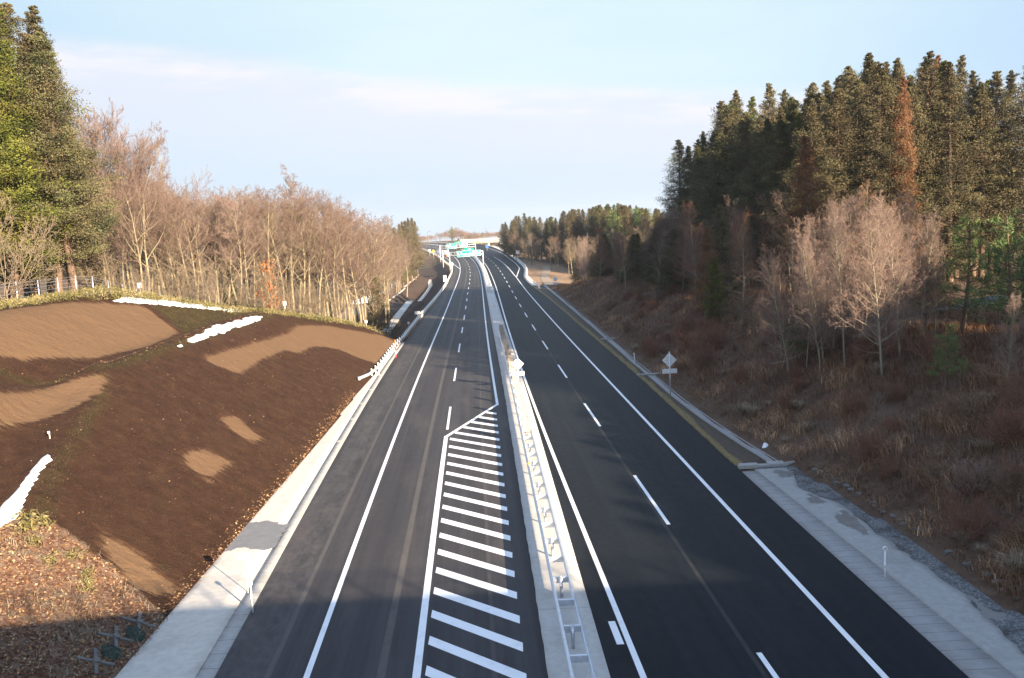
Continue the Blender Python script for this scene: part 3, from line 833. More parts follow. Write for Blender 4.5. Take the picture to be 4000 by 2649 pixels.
# ------------------------------------------------------------------ vegetation: materials
def bark(name, a, b, c):
    t = NT(name); p = t.coord()
    n = t.noise(t.mapping(p, (1, 1, .35)), 3, 6, .65)
    col = t.ramp(n, [(.25, a), (.55, b), (.8, c)])
    col = t.mix(t.math('MULTIPLY', t.rnd(), .5), col, t.mix(1.0, col, (.72, .70, .70), 'MULTIPLY'))
    t.set('Base Color', col); t.set('Roughness', .9); t.set('Specular IOR Level', .15)
    t.bump(t.noise(t.mapping(p, (6, 6, 1)), 4, 4), .5, .02)
    return t.m
M_BARK = bark('grey_bark', (0.1319, 0.1042, 0.0686), (0.2778, 0.2298, 0.1508), (0.3750, 0.3304, 0.2399))
M_BARKR = bark('pale_alder_bark', (.13, .12, .09), (.27, .24, .17), (.38, .35, .27))
M_BARKC = bark('cedar_bark', (.08, .05, .035), (.17, .115, .08), (.27, .20, .15))
def twig(name, a, b, k=1.0):
    t = NT(name); n = t.rnd()
    g = t.noise(t.coord(), .9, 3)
    c = t.mix(t.math('MULTIPLY_ADD', g, .8, t.math('MULTIPLY_ADD', n, .6, -.35), clamp=True), (*a, 1), (*b, 1))
    t.set('Base Color', c); t.set('Roughness', .85); t.set('Specular IOR Level', .15)
    return t.m
M_TWIG = twig('twig_brown', (0.1472, 0.0962, 0.0763), (0.2254, 0.1613, 0.1318))
M_TWIGT = twig('twig_tan', (0.1651, 0.1221, 0.0811), (0.2358, 0.1860, 0.1304))
M_TWIGP = twig('twig_pinkish', (0.2134, 0.1433, 0.1142), (0.3119, 0.2254, 0.1850))
M_TWIGL = twig('twig_larch', (.19, .108, .065), (.28, .175, .112))
M_TWIGS = twig('twig_red', (.175, .080, .052), (.31, .165, .11))
def leaf(name, lo, mid, hi, brown=None, bk=0.0, rndk=.35):
    t = NT(name); ti = t.attr('tint'); r = t.rnd()
    g = t.math('ADD', ti, t.math('MULTIPLY_ADD', r, rndk, -rndk / 2), clamp=True)
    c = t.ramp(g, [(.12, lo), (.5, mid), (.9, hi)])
    if brown:
        n = t.noise(t.coord('pos'), .42, 4, .6)
        c = t.mix(t.math('MULTIPLY', t.smooth(n, .44, .60), bk), c, (*brown, 1))
    t.set('Base Color', c); t.set('Roughness', .75); t.set('Specular IOR Level', .2)
    return t.m
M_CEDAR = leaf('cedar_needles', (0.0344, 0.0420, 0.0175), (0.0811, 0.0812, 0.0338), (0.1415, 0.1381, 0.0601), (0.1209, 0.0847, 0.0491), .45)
M_CEDARG = leaf('cedar_needles_green', (0.0331, 0.0444, 0.0077), (0.0780, 0.0924, 0.0143), (0.1353, 0.1434, 0.0253), (0.1150, 0.0738, 0.0215), .35)
M_CEDARO = leaf('cedar_needles_rust', (0.0793, 0.0331, 0.0161), (0.1512, 0.0680, 0.0291), (0.2268, 0.1136, 0.0541), (0.1285, 0.0743, 0.0396), .4)
M_CEDARB = leaf('cedar_needles_olive', (0.0350, 0.0336, 0.0172), (0.0882, 0.0757, 0.0360), (0.1469, 0.1312, 0.0649), (0.1221, 0.0825, 0.0454), .45)
M_PINE = leaf('pine_needles', (0.0330, 0.0622, 0.0203), (0.0810, 0.1283, 0.0382), (0.1605, 0.2273, 0.0735))
M_SASA = leaf('bamboo_grass_leaves', (0.0675, 0.0638, 0.0210), (0.1500, 0.1275, 0.0450), (0.2550, 0.2100, 0.0975), None, 0, .2)
M_ORANGE = leaf('dry_beech_leaves', (0.1870, 0.0638, 0.0213), (0.3400, 0.1275, 0.0425), (0.4420, 0.2040, 0.0850))
M_DRY = leaf('dry_grass', (0.1183, 0.0557, 0.0309), (0.3258, 0.1832, 0.0953), (0.7292, 0.4897, 0.2930), None, 0, .1)
M_STRAW = leaf('pale_straw', (0.1280, 0.0920, 0.0560), (0.2640, 0.2080, 0.1360), (0.3840, 0.3200, 0.2320))
M_LITTER = leaf('fallen_leaves', (0.1088, 0.0494, 0.0245), (0.2177, 0.1108, 0.0537), (0.3628, 0.2472, 0.1368))

# ------------------------------------------------------------------ vegetation: shapes
class TB:
    def __init__(s): s.V, s.F, s.n = [], [], 0
    def tube(s, P, R, k):
        P = np.asarray(P); m = len(P)
        T = np.gradient(P, axis=0); T /= np.linalg.norm(T, axis=1)[:, None] + 1e-9
        ref = np.array([0, 0, 1.0]) if abs(T[0, 2]) < .9 else np.array([1.0, 0, 0])
        A = np.cross(T, ref); A /= np.linalg.norm(A, axis=1)[:, None] + 1e-9
        B = np.cross(T, A)
        q = np.arange(k) * 2 * np.pi / k
        ring = P[:, None] + (A[:, None] * np.cos(q)[None, :, None] + B[:, None] * np.sin(q)[None, :, None]) * np.asarray(R)[:, None, None]
        s.V.append(ring.reshape(-1, 3))
        J = np.arange(m * k).reshape(m, k) + s.n
        J2 = np.roll(J, -1, 1)
        s.F.append(np.stack([J[:-1], J2[:-1], J2[1:], J[1:]], -1).reshape(-1, 4))
        s.n += m * k
    def mesh(s, name, mat, smooth=True):
        return fast_mesh(name, np.concatenate(s.V), np.concatenate(s.F), mat, smooth=smooth)

def unit(v): return v / (np.linalg.norm(v) + 1e-9)
def turn(d, ang, az):
    ref = np.array([0, 0, 1.0]) if abs(d[2]) < .95 else np.array([1.0, 0, 0])
    a = unit(np.cross(d, ref)); b = np.cross(d, a)
    return unit(d * math.cos(ang) + (a * math.cos(az) + b * math.sin(az)) * math.sin(ang))

def bare_tree(name, seed, H, r0, first=.3, spread=1.0, up=.35, n1=13, n2=7, n3=6, n4=5, tmin=.009, ang=.85, l1=.42, bend=.05, mats=None, lead=1.0, stems=1, twl=1.0):
    R = np.random.default_rng(seed)
    A, Bk = TB(), TB()
    def path(p, d, L, m, wig, upk):
        P = [p]; q = d
        for i in range(m):
            q = unit(q + R.normal(0, wig, 3) + np.array([0, 0, upk / m]))
            P.append(P[-1] + q * L / m)
        return np.array(P)
    def grow(p, d, L, r, lv):
        m = (6, 5, 4, 3, 2)[lv]
        P = path(p, d, L, m, (.05, .13, .16, .18, .15)[lv], (0, up, up * .9, up * .6, up * .3)[lv])
        rt = max(r * (.25, .25, .3, .4, .5)[lv], tmin * .6)
        (A if lv < 2 else Bk).tube(P, np.linspace(r, rt, m + 1), (7, 5, 4, 3, 3)[lv])
        if lv == 4: return
        cnt = (n1, n2, n3, n4)[lv]
        t0 = (first, .22, .18, .15)[lv]
        for i in range(cnt):
            t = t0 + (1 - t0) * (i + R.random()) / cnt
            k = min(int(t * m), m - 1); f = t * m - k
            q = P[k] * (1 - f) + P[k + 1] * f
            dd = unit(P[k + 1] - P[k])
            a = ang * (1.05, .85, .8, .8)[lv] * R.uniform(.7, 1.2)
            if lv == 0: a *= (1.15 - .55 * t)
            nd = turn(dd, a, i * 2.4 + R.uniform(-.6, .6) if lv == 0 else R.uniform(0, 6.28))
            sh = (1 - .62 * t) if lv == 0 else (1 - .45 * t)
            nl = L * (l1 * spread * 1.35, .55, .52, .55 * twl)[lv] * sh * R.uniform(.75, 1.2)
            nr = max((r * (1 - t) + rt * t) * (.5, .55, .55, .6)[lv], tmin)
            grow(q, nd, nl, nr, lv + 1)
    for s in range(stems):
        d = unit(np.array([R.normal(0, bend), R.normal(0, bend), 1.0])) if stems == 1 else unit(np.array([R.normal(0, .28), R.normal(0, .28), 1.0]))
        p = np.zeros(3) if stems == 1 else np.array([R.normal(0, .18), R.normal(0, .18), 0])
        grow(p - d * .3, d, H * R.uniform(.85, 1) if stems > 1 else H, r0 * (1 if stems == 1 else R.uniform(.6, 1)), 0)
    return A.mesh(name + '_trunk', mats[0]), Bk.mesh(name + '_crown', mats[1], False)

def leaves_mesh(name, C, D, T, per, sig, la, lb, mat, seed, droop=0.0, flat=1.0):
    """leaf-sized quads scattered around clump centres C with outward directions D and clump tint T"""
    R = np.random.default_rng(seed)
    n = len(C) * per
    c = np.repeat(C, per, 0) + R.normal(0, 1, (n, 3)) * np.repeat(sig, per)[:, None] * np.array([1, 1, flat])
    d = np.repeat(D, per, 0) * .9 + R.normal(0, .75, (n, 3)); d[:, 2] -= droop
    d /= np.linalg.norm(d, axis=1)[:, None]
    w = np.cross(d, R.normal(0, 1, (n, 3))); w /= np.linalg.norm(w, axis=1)[:, None] + 1e-9
    a = la * R.uniform(.6, 1.3, n)[:, None]; b = lb * R.uniform(.6, 1.3, n)[:, None]
    V = np.stack([c - d * a * .5, c + w * b - d * a * .05, c + d * a * .5, c - w * b + d * a * .05], 1).reshape(-1, 3)
    F = np.arange(n * 4).reshape(n, 4)
    t = np.clip(np.repeat(T, per) + R.normal(0, .07, n), 0, 1)
    return fast_mesh(name, V, F, mat, tint=np.repeat(t, 4))

def cedar(name, seed, H, Rm, base=.2, nb=170, per=54, power=.9, mat=None, la=.17, lb=.040):
    R = np.random.default_rng(seed)
    A = TB()
    lean = R.normal(0, .012, 2)
    hz = np.linspace(0, 1, 9)
    P = np.stack([lean[0] * hz * H + .10 * np.sin(hz * 5 + seed), lean[1] * hz * H, hz * H - .4], 1)
    A.tube(P, .30 * H / 24 * (1 - hz * .93) + .015, 8)
    C, D, T, S = [], [], [], []
    lob = R.uniform(0, 6.28, 3)
    for i in range(nb):
        t = base + (1 - base) * ((i + R.random()) / nb) ** .93
        az = i * 2.39996 + R.normal(0, .3)
        prof = Rm * min(1.0, (1 - t) / (.80 * (1 - base))) ** (power * .78) * min(1.0, .70 + 1.8 * (t - base))
        prof *= 1 + .16 * math.sin(az * 2 + lob[0] + t * 9) + .12 * math.sin(t * 31 + lob[1])
        L = prof * R.uniform(.6, 1.10) + .04
        p0 = np.array([np.interp(t, hz, P[:, 0]), np.interp(t, hz, P[:, 1]), t * H - .4])
        dr = np.array([math.cos(az), math.sin(az), 0])
        rise = R.uniform(-.45, .0) + .9 * t ** 4
        f = lambda u: L * (rise * u - .22 * u * u + .34 * u ** 4)
        s = np.linspace(0, 1, 5)
        B = p0 + dr * (L * s)[:, None] + np.array([0, 0, 1.0]) * np.array([f(u) for u in s])[:, None]
        A.tube(B[:4], np.linspace(.045, .012, 4) * (H / 24), 3)
        tint = R.uniform(.12, .88)
        nc = max(2, int(L / .46))
        for j in range(nc):      # sprays thicken towards the end of each branch, leaving gaps near the trunk
            u = 1.04 - .72 * ((j + R.random() * .8) / nc) ** 1.15 if L > .7 else R.uniform(.2, 1.05)
            k = .20 + .12 * u
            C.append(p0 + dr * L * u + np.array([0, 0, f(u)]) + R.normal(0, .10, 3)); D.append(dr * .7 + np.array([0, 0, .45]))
            T.append(tint + .35 * (u - .75) + R.normal(0, .07)); S.append(k * min(1.0, .16 + L / 1.9))
    for q in range(4):
        C.append(np.array([P[-1, 0], P[-1, 1], H - .4 - q * .35])); D.append(np.array([0, 0, 1.2])); T.append(.6); S.append(.03 + .025 * q)
    C, D, T = np.array(C), np.array(D), np.array(T)
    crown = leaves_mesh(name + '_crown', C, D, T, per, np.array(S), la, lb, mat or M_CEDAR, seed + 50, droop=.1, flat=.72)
    return A.mesh(name + '_trunk', M_BARKC), crown

def pine(name, seed, H, Rm, mat=None, base=.25):
    R = np.random.default_rng(seed); A = TB()
    hz = np.linspace(0, 1, 7)
    P = np.stack([.25 * np.sin(hz * 3 + seed), .2 * np.cos(hz * 2.3 + seed) - .2, hz * H - .3], 1)
    A.tube(P, .13 * H / 7 * (1 - hz * .85) + .01, 7)
    C, D, T = [], [], []
    nw = int(H / .62)
    for k in range(nw):
        t = base + (1 - base) * (k + .5 * R.random()) / nw
        for j in range(R.integers(4, 7)):
            az = j * 1.2 + R.uniform(0, 1)
            L = Rm * (1 - t) ** .65 * R.uniform(.6, 1.15) + .25
            p0 = np.array([np.interp(t, hz, P[:, 0]), np.interp(t, hz, P[:, 1]), t * H - .3])
            dr = np.array([math.cos(az), math.sin(az), R.uniform(.1, .5)])
            s = np.linspace(0, 1, 4)
            A.tube(p0 + dr * (L * s)[:, None], np.linspace(.03, .01, 4), 3)
            for m in range(max(2, int(L / .3))):
                u = R.uniform(.35, 1.05)
                C.append(p0 + dr * L * u + R.normal(0, .13, 3)); D.append(dr + np.array([0, 0, .5])); T.append(R.uniform(.2, .8))
    return A.mesh(name + '_trunk', M_BARKC), leaves_mesh(name + '_crown', np.array(C), np.array(D), np.array(T), 22, np.full(len(C), .11), .30, .016, mat or M_PINE, seed)

def blades_mesh(name, X, Y, Z, L, W, tint, mat, seed, lean=.5, arch=.6, az=None):
    R = np.random.default_rng(seed); n = len(X)
    a = R.uniform(0, 2 * np.pi, n) if az is None else az
    d = np.stack([np.cos(a), np.sin(a), np.zeros(n)], 1); s = np.stack([-np.sin(a), np.cos(a), np.zeros(n)], 1)
    le = np.abs(R.normal(lean, .25, n))[:, None]; z = np.array([0, 0, 1.0])
    B = np.stack([X, Y, Z], 1); L = L[:, None]; W = W[:, None]
    up1 = unit_rows(z + d * le); up2 = unit_rows(z + d * (le + arch * 2) - z * arch * .6)
    p1 = B + up1 * L * .55; p2 = p1 + up2 * L * .45
    V = np.stack([B - s * W, B + s * W, p1 - s * W * .7, p1 + s * W * .7, p2], 1).reshape(-1, 3)
    k = np.arange(n)[:, None] * 5
    F = np.concatenate([k + np.array([0, 1, 3]), k + np.array([0, 3, 2]), k + np.array([2, 3, 4])])
    return fast_mesh(name, V, F, mat, tint=np.repeat(tint, 5))
def unit_rows(v): return v / np.linalg.norm(v, axis=1)[:, None]

# ------------------------------------------------------------------ vegetation: kinds, each built once
WOOD = [bare_tree('wood%d' % i, 100 + i, 16, .20, first=f, spread=sp, up=u * .6, n1=n + 2, mats=(M_BARK, M_TWIG), tmin=.0125, twl=1.1, ang=.95, bend=.07)
        for i, (f, sp, u, n) in enumerate([(.42, .95, .6, 12), (.34, 1.05, .5, 13), (.52, .9, .7, 11), (.38, 1.15, .45, 12), (.30, .9, .65, 14)])]
BROAD = [bare_tree('broad%d' % i, 130 + i, 22, .30, first=.25, spread=1.2, up=.6, n1=24, n2=11, n3=8, n4=5, mats=(M_BARK, M_TWIG), tmin=.021, l1=.46) for i in range(2)]
UNDER = [bare_tree('under%d' % i, 150 + i, 5.5, .045, first=.12, spread=1.0, up=.35, n1=7, n2=5, n3=4, n4=2, stems=6, mats=(M_TWIGT, M_TWIGT), tmin=.010, l1=.40) for i in range(3)]
ALDER = [bare_tree('alder%d' % i, 160 + i, 11, .11, first=f, spread=sp, up=.32, n1=34, n2=9, n3=6, n4=4, mats=(M_BARKR, M_TWIGP), tmin=.0065, l1=.29, ang=1.08, bend=.03)
         for i, (f, sp) in enumerate([(.18, .95), (.22, 1.0), (.28, .85), (.15, 1.05)])]
LARCH = [bare_tree('larch%d' % i, 170 + i, 9, .10, first=.08, spread=.75, up=.12, n1=46, n2=8, n3=5, n4=2, mats=(M_BARKR, M_TWIGL), tmin=.008, l1=.26, ang=1.25, bend=.02) for i in range(2)]
REDBUSH = [bare_tree('redbush%d' % i, 180 + i, 1.7, .014, first=.1, spread=.8, up=.5, n1=7, n2=4, n3=3, n4=0, stems=22, mats=(M_TWIGS, M_TWIGS), tmin=.0055, l1=.38) for i in range(3)]
CEDAR = [cedar('cedar%d' % i, 200 + i, 24, r, b, nb, 54, pw) for i, (r, b, nb, pw) in enumerate([(3.3, .13, 250, .95), (3.7, .18, 260, .85), (3.0, .12, 250, 1.0), (3.4, .28, 220, .9), (3.5, .22, 240, 1.05)])]
HIGH = [cedar('cedarhigh%d' % i, 260 + i, 24, 3.4, .64, 130, 54, .8) for i in range(2)]
CEDLOW = [cedar('cedarlow%d' % i, 220 + i, 13, 2.5, .08, 150, 46, .85) for i in range(2)]
PINE = [pine('pine%d' % i, 240 + i, 7, 2.3) for i in range(2)]

TOP = {}
for _k in WOOD + BROAD + UNDER + ALDER + LARCH + REDBUSH + HIGH + CEDAR + CEDLOW + PINE:
    _z = np.empty(len(_k[1].vertices) * 3, np.float32); _k[1].vertices.foreach_get('co', _z)
    TOP[_k[1].name] = float(np.percentile(_z[2::3], 99.7))
def tree(name, kind, x, y, h, h0, label, cat, group=None, z=None, crown_mat=None, sx=1.0, rz=None, sink=.15):
    zz = float(terrain(x, y)) if z is None else z
    root = empty(name, (x, y, zz - sink), random.uniform(0, 6.28) if rz is None else rz)
    s = h / TOP[kind[1].name]
    root.scale = (s * sx, s * sx, s)
    tag(root, label, cat, group)
    link('trunk', kind[0], root)
    c = link('crown', kind[1], root)
    if crown_mat:
        c.material_slots[0].link = 'OBJECT'; c.material_slots[0].material = crown_mat
    return root

def ray_slope(px, py):
    a, b = (px / 2368 - .5) * 36 / 31.02, (py - 784) / 2368 * 36 / 31.02
    v = a * math.sin(ROLL) + b * math.cos(ROLL)
    return (-math.sin(PITCH) - v * math.cos(PITCH)) / (math.cos(PITCH) - v * math.sin(PITCH))
def zat(px, py, Y): return CAMZ + ray_slope(float(px), float(py)) * Y
def col_x(px, Y):       # where the sight line through a picture column of the survey sketch meets distance Y
    return Y * (-.568 + .000486 * px)

# ---- left: tall cedars at the corner of the wood
LC = [(-40, 71, 26, 1, M_CEDARG, 'bright green cedar cut off by the left edge of the picture'),
      (22, 74, 26.5, 0, M_CEDARG, 'tall green cedar second from the left edge, behind the fence posts'),
      (70, 80, 26, 3, M_CEDARB, 'tall brownish cedar between the green cedar and the open-topped cedar'),
      (118, 77, 24.5, 2, M_CEDARB, 'open-topped brownish cedar near the right end of the left cedars'),
      (160, 76, 22, 1, M_CEDAR, 'brown-green cedar at the right end of the left cedars, beside the tall bare tree')]
for px, Y, h, k, m, lab in LC:
    tree('cedar_tree', CEDAR[k], col_x(px, Y), Y, h, 24, lab, 'tree', 'cedars on the left hill', crown_mat=m, sx=1.2)
for px, Y, h, k in [(48, 90, 27, 2), (100, 92, 27, 1), (5, 95, 28, 0), (150, 93, 24, 3), (-70, 82, 27, 2), (190, 101, 20, 0)]:
    tree('cedar_tree', CEDAR[k], col_x(px, Y), Y, h, 24, 'dark cedar standing behind the front row of cedars on the left hill', 'tree', 'cedars behind the front row on the left hill', crown_mat=M_CEDARB)
tree('bare_tree', BROAD[0], col_x(250, 92), 92, zat(250, 228, 92) - float(terrain(col_x(250, 92), 92)), 22, 'tall spreading bare tree rising above the wood beside the left cedars', 'tree', sx=.95)
tree('bare_tree', UNDER[1], col_x(-42, 60), 62, 8.0, 5.5, 'pale leafless bush in front of the green cedars at the left edge', 'tree')

tree('bare_tree', BROAD[1], col_x(305, 97), 97, zat(305, 300, 97) - float(terrain(col_x(305, 97), 97)), 22, 'second spreading bare tree, lower, just right of the tall one', 'tree', sx=.95)
# ---- left: leafless wood along the crest and on to the ditch
def ytop(px): return np.interp(px, [200, 340, 420, 520, 620, 700, 760, 830, 870, 905, 940, 965], [400, 398, 412, 428, 418, 428, 440, 470, 505, 520, 535, 545])
def yfront(px): return np.interp(px, [200, 300, 500, 640, 760, 850, 900, 925, 960], [84, 82, 92, 100, 110, 120, 128, 165, 240])
rw = np.random.default_rng(5)
nleft = 0
for row, (d0, d1, cnt) in enumerate([(0, 6, 34), (7, 16, 34), (18, 32, 32), (34, 55, 26)]):
    for i in range(cnt):
        px = 215 + (955 - 215) * (i + rw.uniform(.1, .9)) / cnt
        Y = yfront(px) + rw.uniform(d0, d1)
        if px > 925 - 7200 / Y: Y = max(Y, 7200 / max(930 - px, 24) + rw.uniform(0, 25))
        x = col_x(px, Y); g = float(terrain(x, Y))
        zt = zat(px, ytop(px), Y)
        h = min(max(zt - g, 9), 21) * rw.uniform(.86, 1.03) * (1 if row else rw.choice([.8, 1.0, 1.0]))
        k = int(rw.integers(0, 5))
        lab = ('bare brown tree in the first row of the leafless wood on the left' if row == 0 else
               'bare brown tree inside the leafless wood on the left, behind its first row')
        tree('bare_tree', WOOD[k], x, Y, h, 16, lab, 'tree', 'first row of the leafless wood' if row == 0 else 'trees inside the leafless wood',
             crown_mat=[None, None, M_TWIGT, None, M_TWIGP][int(rw.integers(0, 5))])
for i in range(17):
    px = 180 + (880 - 180) * (i + rw.uniform(.1, .9)) / 17
    Y = yfront(px) + rw.uniform(-5, 4) - (2 if px < 600 else 0)
    x = col_x(px, Y)
    tree('leafless_bush', UNDER[i % 3], x, Y, rw.uniform(2.4, 5.5), 5.5, 'tan multi-stemmed leafless bush at the foot of the left wood', 'bush', 'leafless bushes at the foot of the left wood')
tree('flat_topped_larch', LARCH[0], col_x(680, 125), 125, 23, 9, 'larch standing above the bare wood with a dark flat top', 'tree', sx=.8, crown_mat=M_TWIG)
tree('thin_larch', LARCH[1], col_x(395, 118), 118, 26, 9, 'thin larch tip showing above the left wood beside the tall bare tree', 'tree', sx=.5, crown_mat=M_TWIG)
tree('dark_conifer', CEDLOW[0], col_x(862, 122), 122, 10, 13, 'dark olive conifer among bare trunks just behind the end of the left hill', 'tree', crown_mat=M_CEDARB, sx=1.15)
tree('dark_conifer', CEDLOW[1], col_x(520, 103), 103, 6, 13, 'low dark conifer half hidden among the trunks of the left wood', 'tree', crown_mat=M_CEDAR, sx=1.3)
# small tree still holding orange leaves
def orange_tree():
    R = np.random.default_rng(77)
    C = np.stack([R.normal(0, .75, 95), R.normal(0, .75, 95), R.uniform(.7, 5.6, 95)], 1)
    C[:, :2] *= (1.15 - .13 * C[:, 2:3])
    x, y = col_x(610, 91), 91
    r = empty('beech_sapling', (x, y, float(terrain(x, y)) - .1))
    tag(r, 'small tree with orange dead leaves in front of the leafless left wood', 'tree')
    link('trunk', UNDER[0][0], r); link('branches', UNDER[0][1], r)
    link('crown', leaves_mesh('beech_leaves', C, np.tile([0, 0, -.4], (95, 1)), R.uniform(.2, .9, 95), 9, np.full(95, .14), .17, .055, M_ORANGE, 5), r)
orange_tree()
for i, (px, Y, h) in enumerate([(922, 262, 19), (934, 275, 20), (943, 290, 21), (951, 300, 21), (957, 318, 20), (928, 300, 20), (910, 255, 18)]):
    tree('cedar_tree', CEDAR[i % 5], col_x(px, Y), Y, h, 24, 'cedar at the far end of the left wood, beside the frontage road', 'tree', 'cedars at the far end of the left wood', crown_mat=M_CEDARB, sx=1.0)
for i in range(14):
    Y = rw.uniform(200, 310); px = 938 - 2600 / Y + rw.uniform(-40, 20)
    tree('bare_tree', WOOD[i % 5], col_x(px, Y) - 1, Y, rw.uniform(13, 17), 16, 'slender bare tree beside the lit verge beyond the ditch', 'tree', 'slender bare trees beyond the ditch')

# ---- right: cedar plantation
def cedars_right():
    R = np.random.default_rng(21)
    edge = [(53.5, 91.5), (49.6, 92.5), (45.8, 91.5), (42.0, 92.5), (38.4, 91.5), (34.8, 92.5), (31.6, 93), (30.5, 98.5), (30.0, 104), (29.6, 110), (29.2, 117), (28.9, 124), (28.7, 131), (28.6, 138), (28.6, 145)]
    top = np.array([[1545, 400], [1580, 318], [1620, 303], [1660, 270], [1700, 210], [1745, 240], [1785, 220], [1840, 235], [1900, 195], [1950, 190], [2005, 130], [2060, 165], [2120, 125], [2170, 130], [2230, 165], [2300, 140], [2368, 118], [2500, 110]])
    n = 0
    front_labels = {
        0: 'olive cedar at the right edge of the picture, first in the plantation front', 2: 'cedar with a rounded olive crown in the front, third from the right edge',
        5: 'broad olive cedar in the plantation front just right of the rust-brown tree', 14: 'shaded cedar at the far left end of the plantation front, above the road'}
    for k in range(14):
        (xa, ya), (xb, yb) = edge[k], edge[k + 1]
        x, y = (xa + xb) / 2 + (.6 if k < 6 else 1.8), (ya + yb) / 2 + (3.0 if k < 6 else 0) + R.uniform(-.6, .6); px = (x / y + .568) / .000486
        h = zat(px, np.interp(px, top[:, 0], top[:, 1]), y) - float(terrain(x, y)) + R.uniform(-3.0, .3)
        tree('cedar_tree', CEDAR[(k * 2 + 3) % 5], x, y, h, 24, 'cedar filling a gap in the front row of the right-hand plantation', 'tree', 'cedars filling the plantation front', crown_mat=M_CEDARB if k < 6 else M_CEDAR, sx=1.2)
    for k, (x, y) in enumerate(edge):
        px = (x / y + .568) / .000486
        yt = np.interp(px, top[:, 0], top[:, 1])
        h = zat(px, yt, y) - float(terrain(x, y)) + R.uniform(-2.2, .8)
        dark = k > 6
        tree('cedar_tree', CEDAR[(k * 3 + 1) % 5], x, y, h, 24, front_labels.get(k, 'olive cedar in the front row of the right-hand plantation' if not dark else 'dark shaded cedar in the front row of the right-hand plantation'),
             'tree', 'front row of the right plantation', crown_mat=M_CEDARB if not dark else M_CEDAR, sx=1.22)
    for row in range(1, 5):
        for k, (x, y) in enumerate(edge):
            xx, yy = x + (row * 5.0 if k > 6 else row * .8) + R.uniform(-1.2, 1.2), y + (row * 1.5 if k > 6 else row * 5.2) + R.uniform(-1.5, 1.5)
            px = (xx / yy + .568) / .000486
            yt = np.interp(px, top[:, 0], top[:, 1]) - 4
            h = zat(px, yt, yy) - float(terrain(xx, yy))
            h = min(h, 33) * R.uniform(.84, 1.06)
            tree('cedar_tree', CEDAR[int(R.integers(0, 5))], xx, yy, h, 24, 'cedar deep in the right-hand plantation behind the front row', 'tree', 'cedars deep in the right plantation',
                 crown_mat=[M_CEDARB, M_CEDAR, M_CEDARG, M_CEDARB, M_CEDARO][int(R.choice(5, p=[.35, .36, .12, .15, .02]))])
    tree('cedar_tree', CEDAR[2], 29.6, 86.5, zat(1872, 312, 86.5) - float(terrain(29.6, 86.5)), 24, 'short rust-brown cedar in front of the dark part of the plantation', 'tree', crown_mat=M_CEDARO, sx=1.45)
    tree('cedar_tree', CEDAR[0], 40.3, 90.3, zat(2100, 175, 90.3) - float(terrain(40.3, 90.3)), 24, 'tall cedar with rusty foliage down its side, right of the short rust-brown one', 'tree', crown_mat=M_CEDARO, sx=.7)
    tree('cedar_tree', CEDAR[2], 39.6, 97, zat(2005, 124, 97) - float(terrain(39.6, 97)), 24, 'dark pointed cedar rising highest above the plantation skyline', 'tree', crown_mat=M_CEDARB, sx=1.0)
    # plantation continues to the right of the picture; its trees throw the long shade across the road
    for X, y, h in ((43.6, 49, 26.5), (43.6, 52, 27), (43.6, 55, 26.5), (43.6, 58, 27), (43.6, 61, 27), (43.6, 64, 26.5), (47.6, 50, 28), (47.6, 53.5, 28.5), (47.6, 57, 28), (47.6, 60.5, 28.5), (47.6, 63.5, 28)):
        tree('cedar_tree', CEDAR[int(y) % 4], X + R.uniform(-.6, .6), y, h, 24, 'cedar beyond the right edge of the picture', 'tree', 'cedars beyond the right edge', crown_mat=M_CEDARB, sx=1.1)
    for k, (X, y, h) in enumerate(((43.4, 40.6, 27), (43.8, 43.2, 27.5), (43.6, 46.0, 27), (47.6, 39.5, 28), (47.2, 42.6, 28.5), (47.8, 45.6, 28), (51.2, 39.5, 29))):
        tree('cedar_tree', HIGH[k % 2], X, y, h, 24, 'cedar with a long bare trunk beyond the right edge of the picture', 'tree', 'bare-trunked cedars beyond the right edge', crown_mat=M_CEDARB, sx=1.25)
    for X, hh in ((44, 13.8), (47.2, 14.9), (50.4, 16.1)):
        for k in range(36):
            y = -72 + k * 2.9 + R.uniform(-.5, .5)
            gap = abs(y - (34 - 1.285 * (X - 6))) < 2.2
            tree('young_cedar', CEDLOW[k % 2], X + R.uniform(-.5, .5), y, (hh + R.uniform(-.5, .4)) * (.72 if gap else 1), 13, 'young cedar in the rows behind the overpass', 'tree', 'young cedars behind the overpass', crown_mat=M_CEDAR, sx=1.2)
cedars_right()

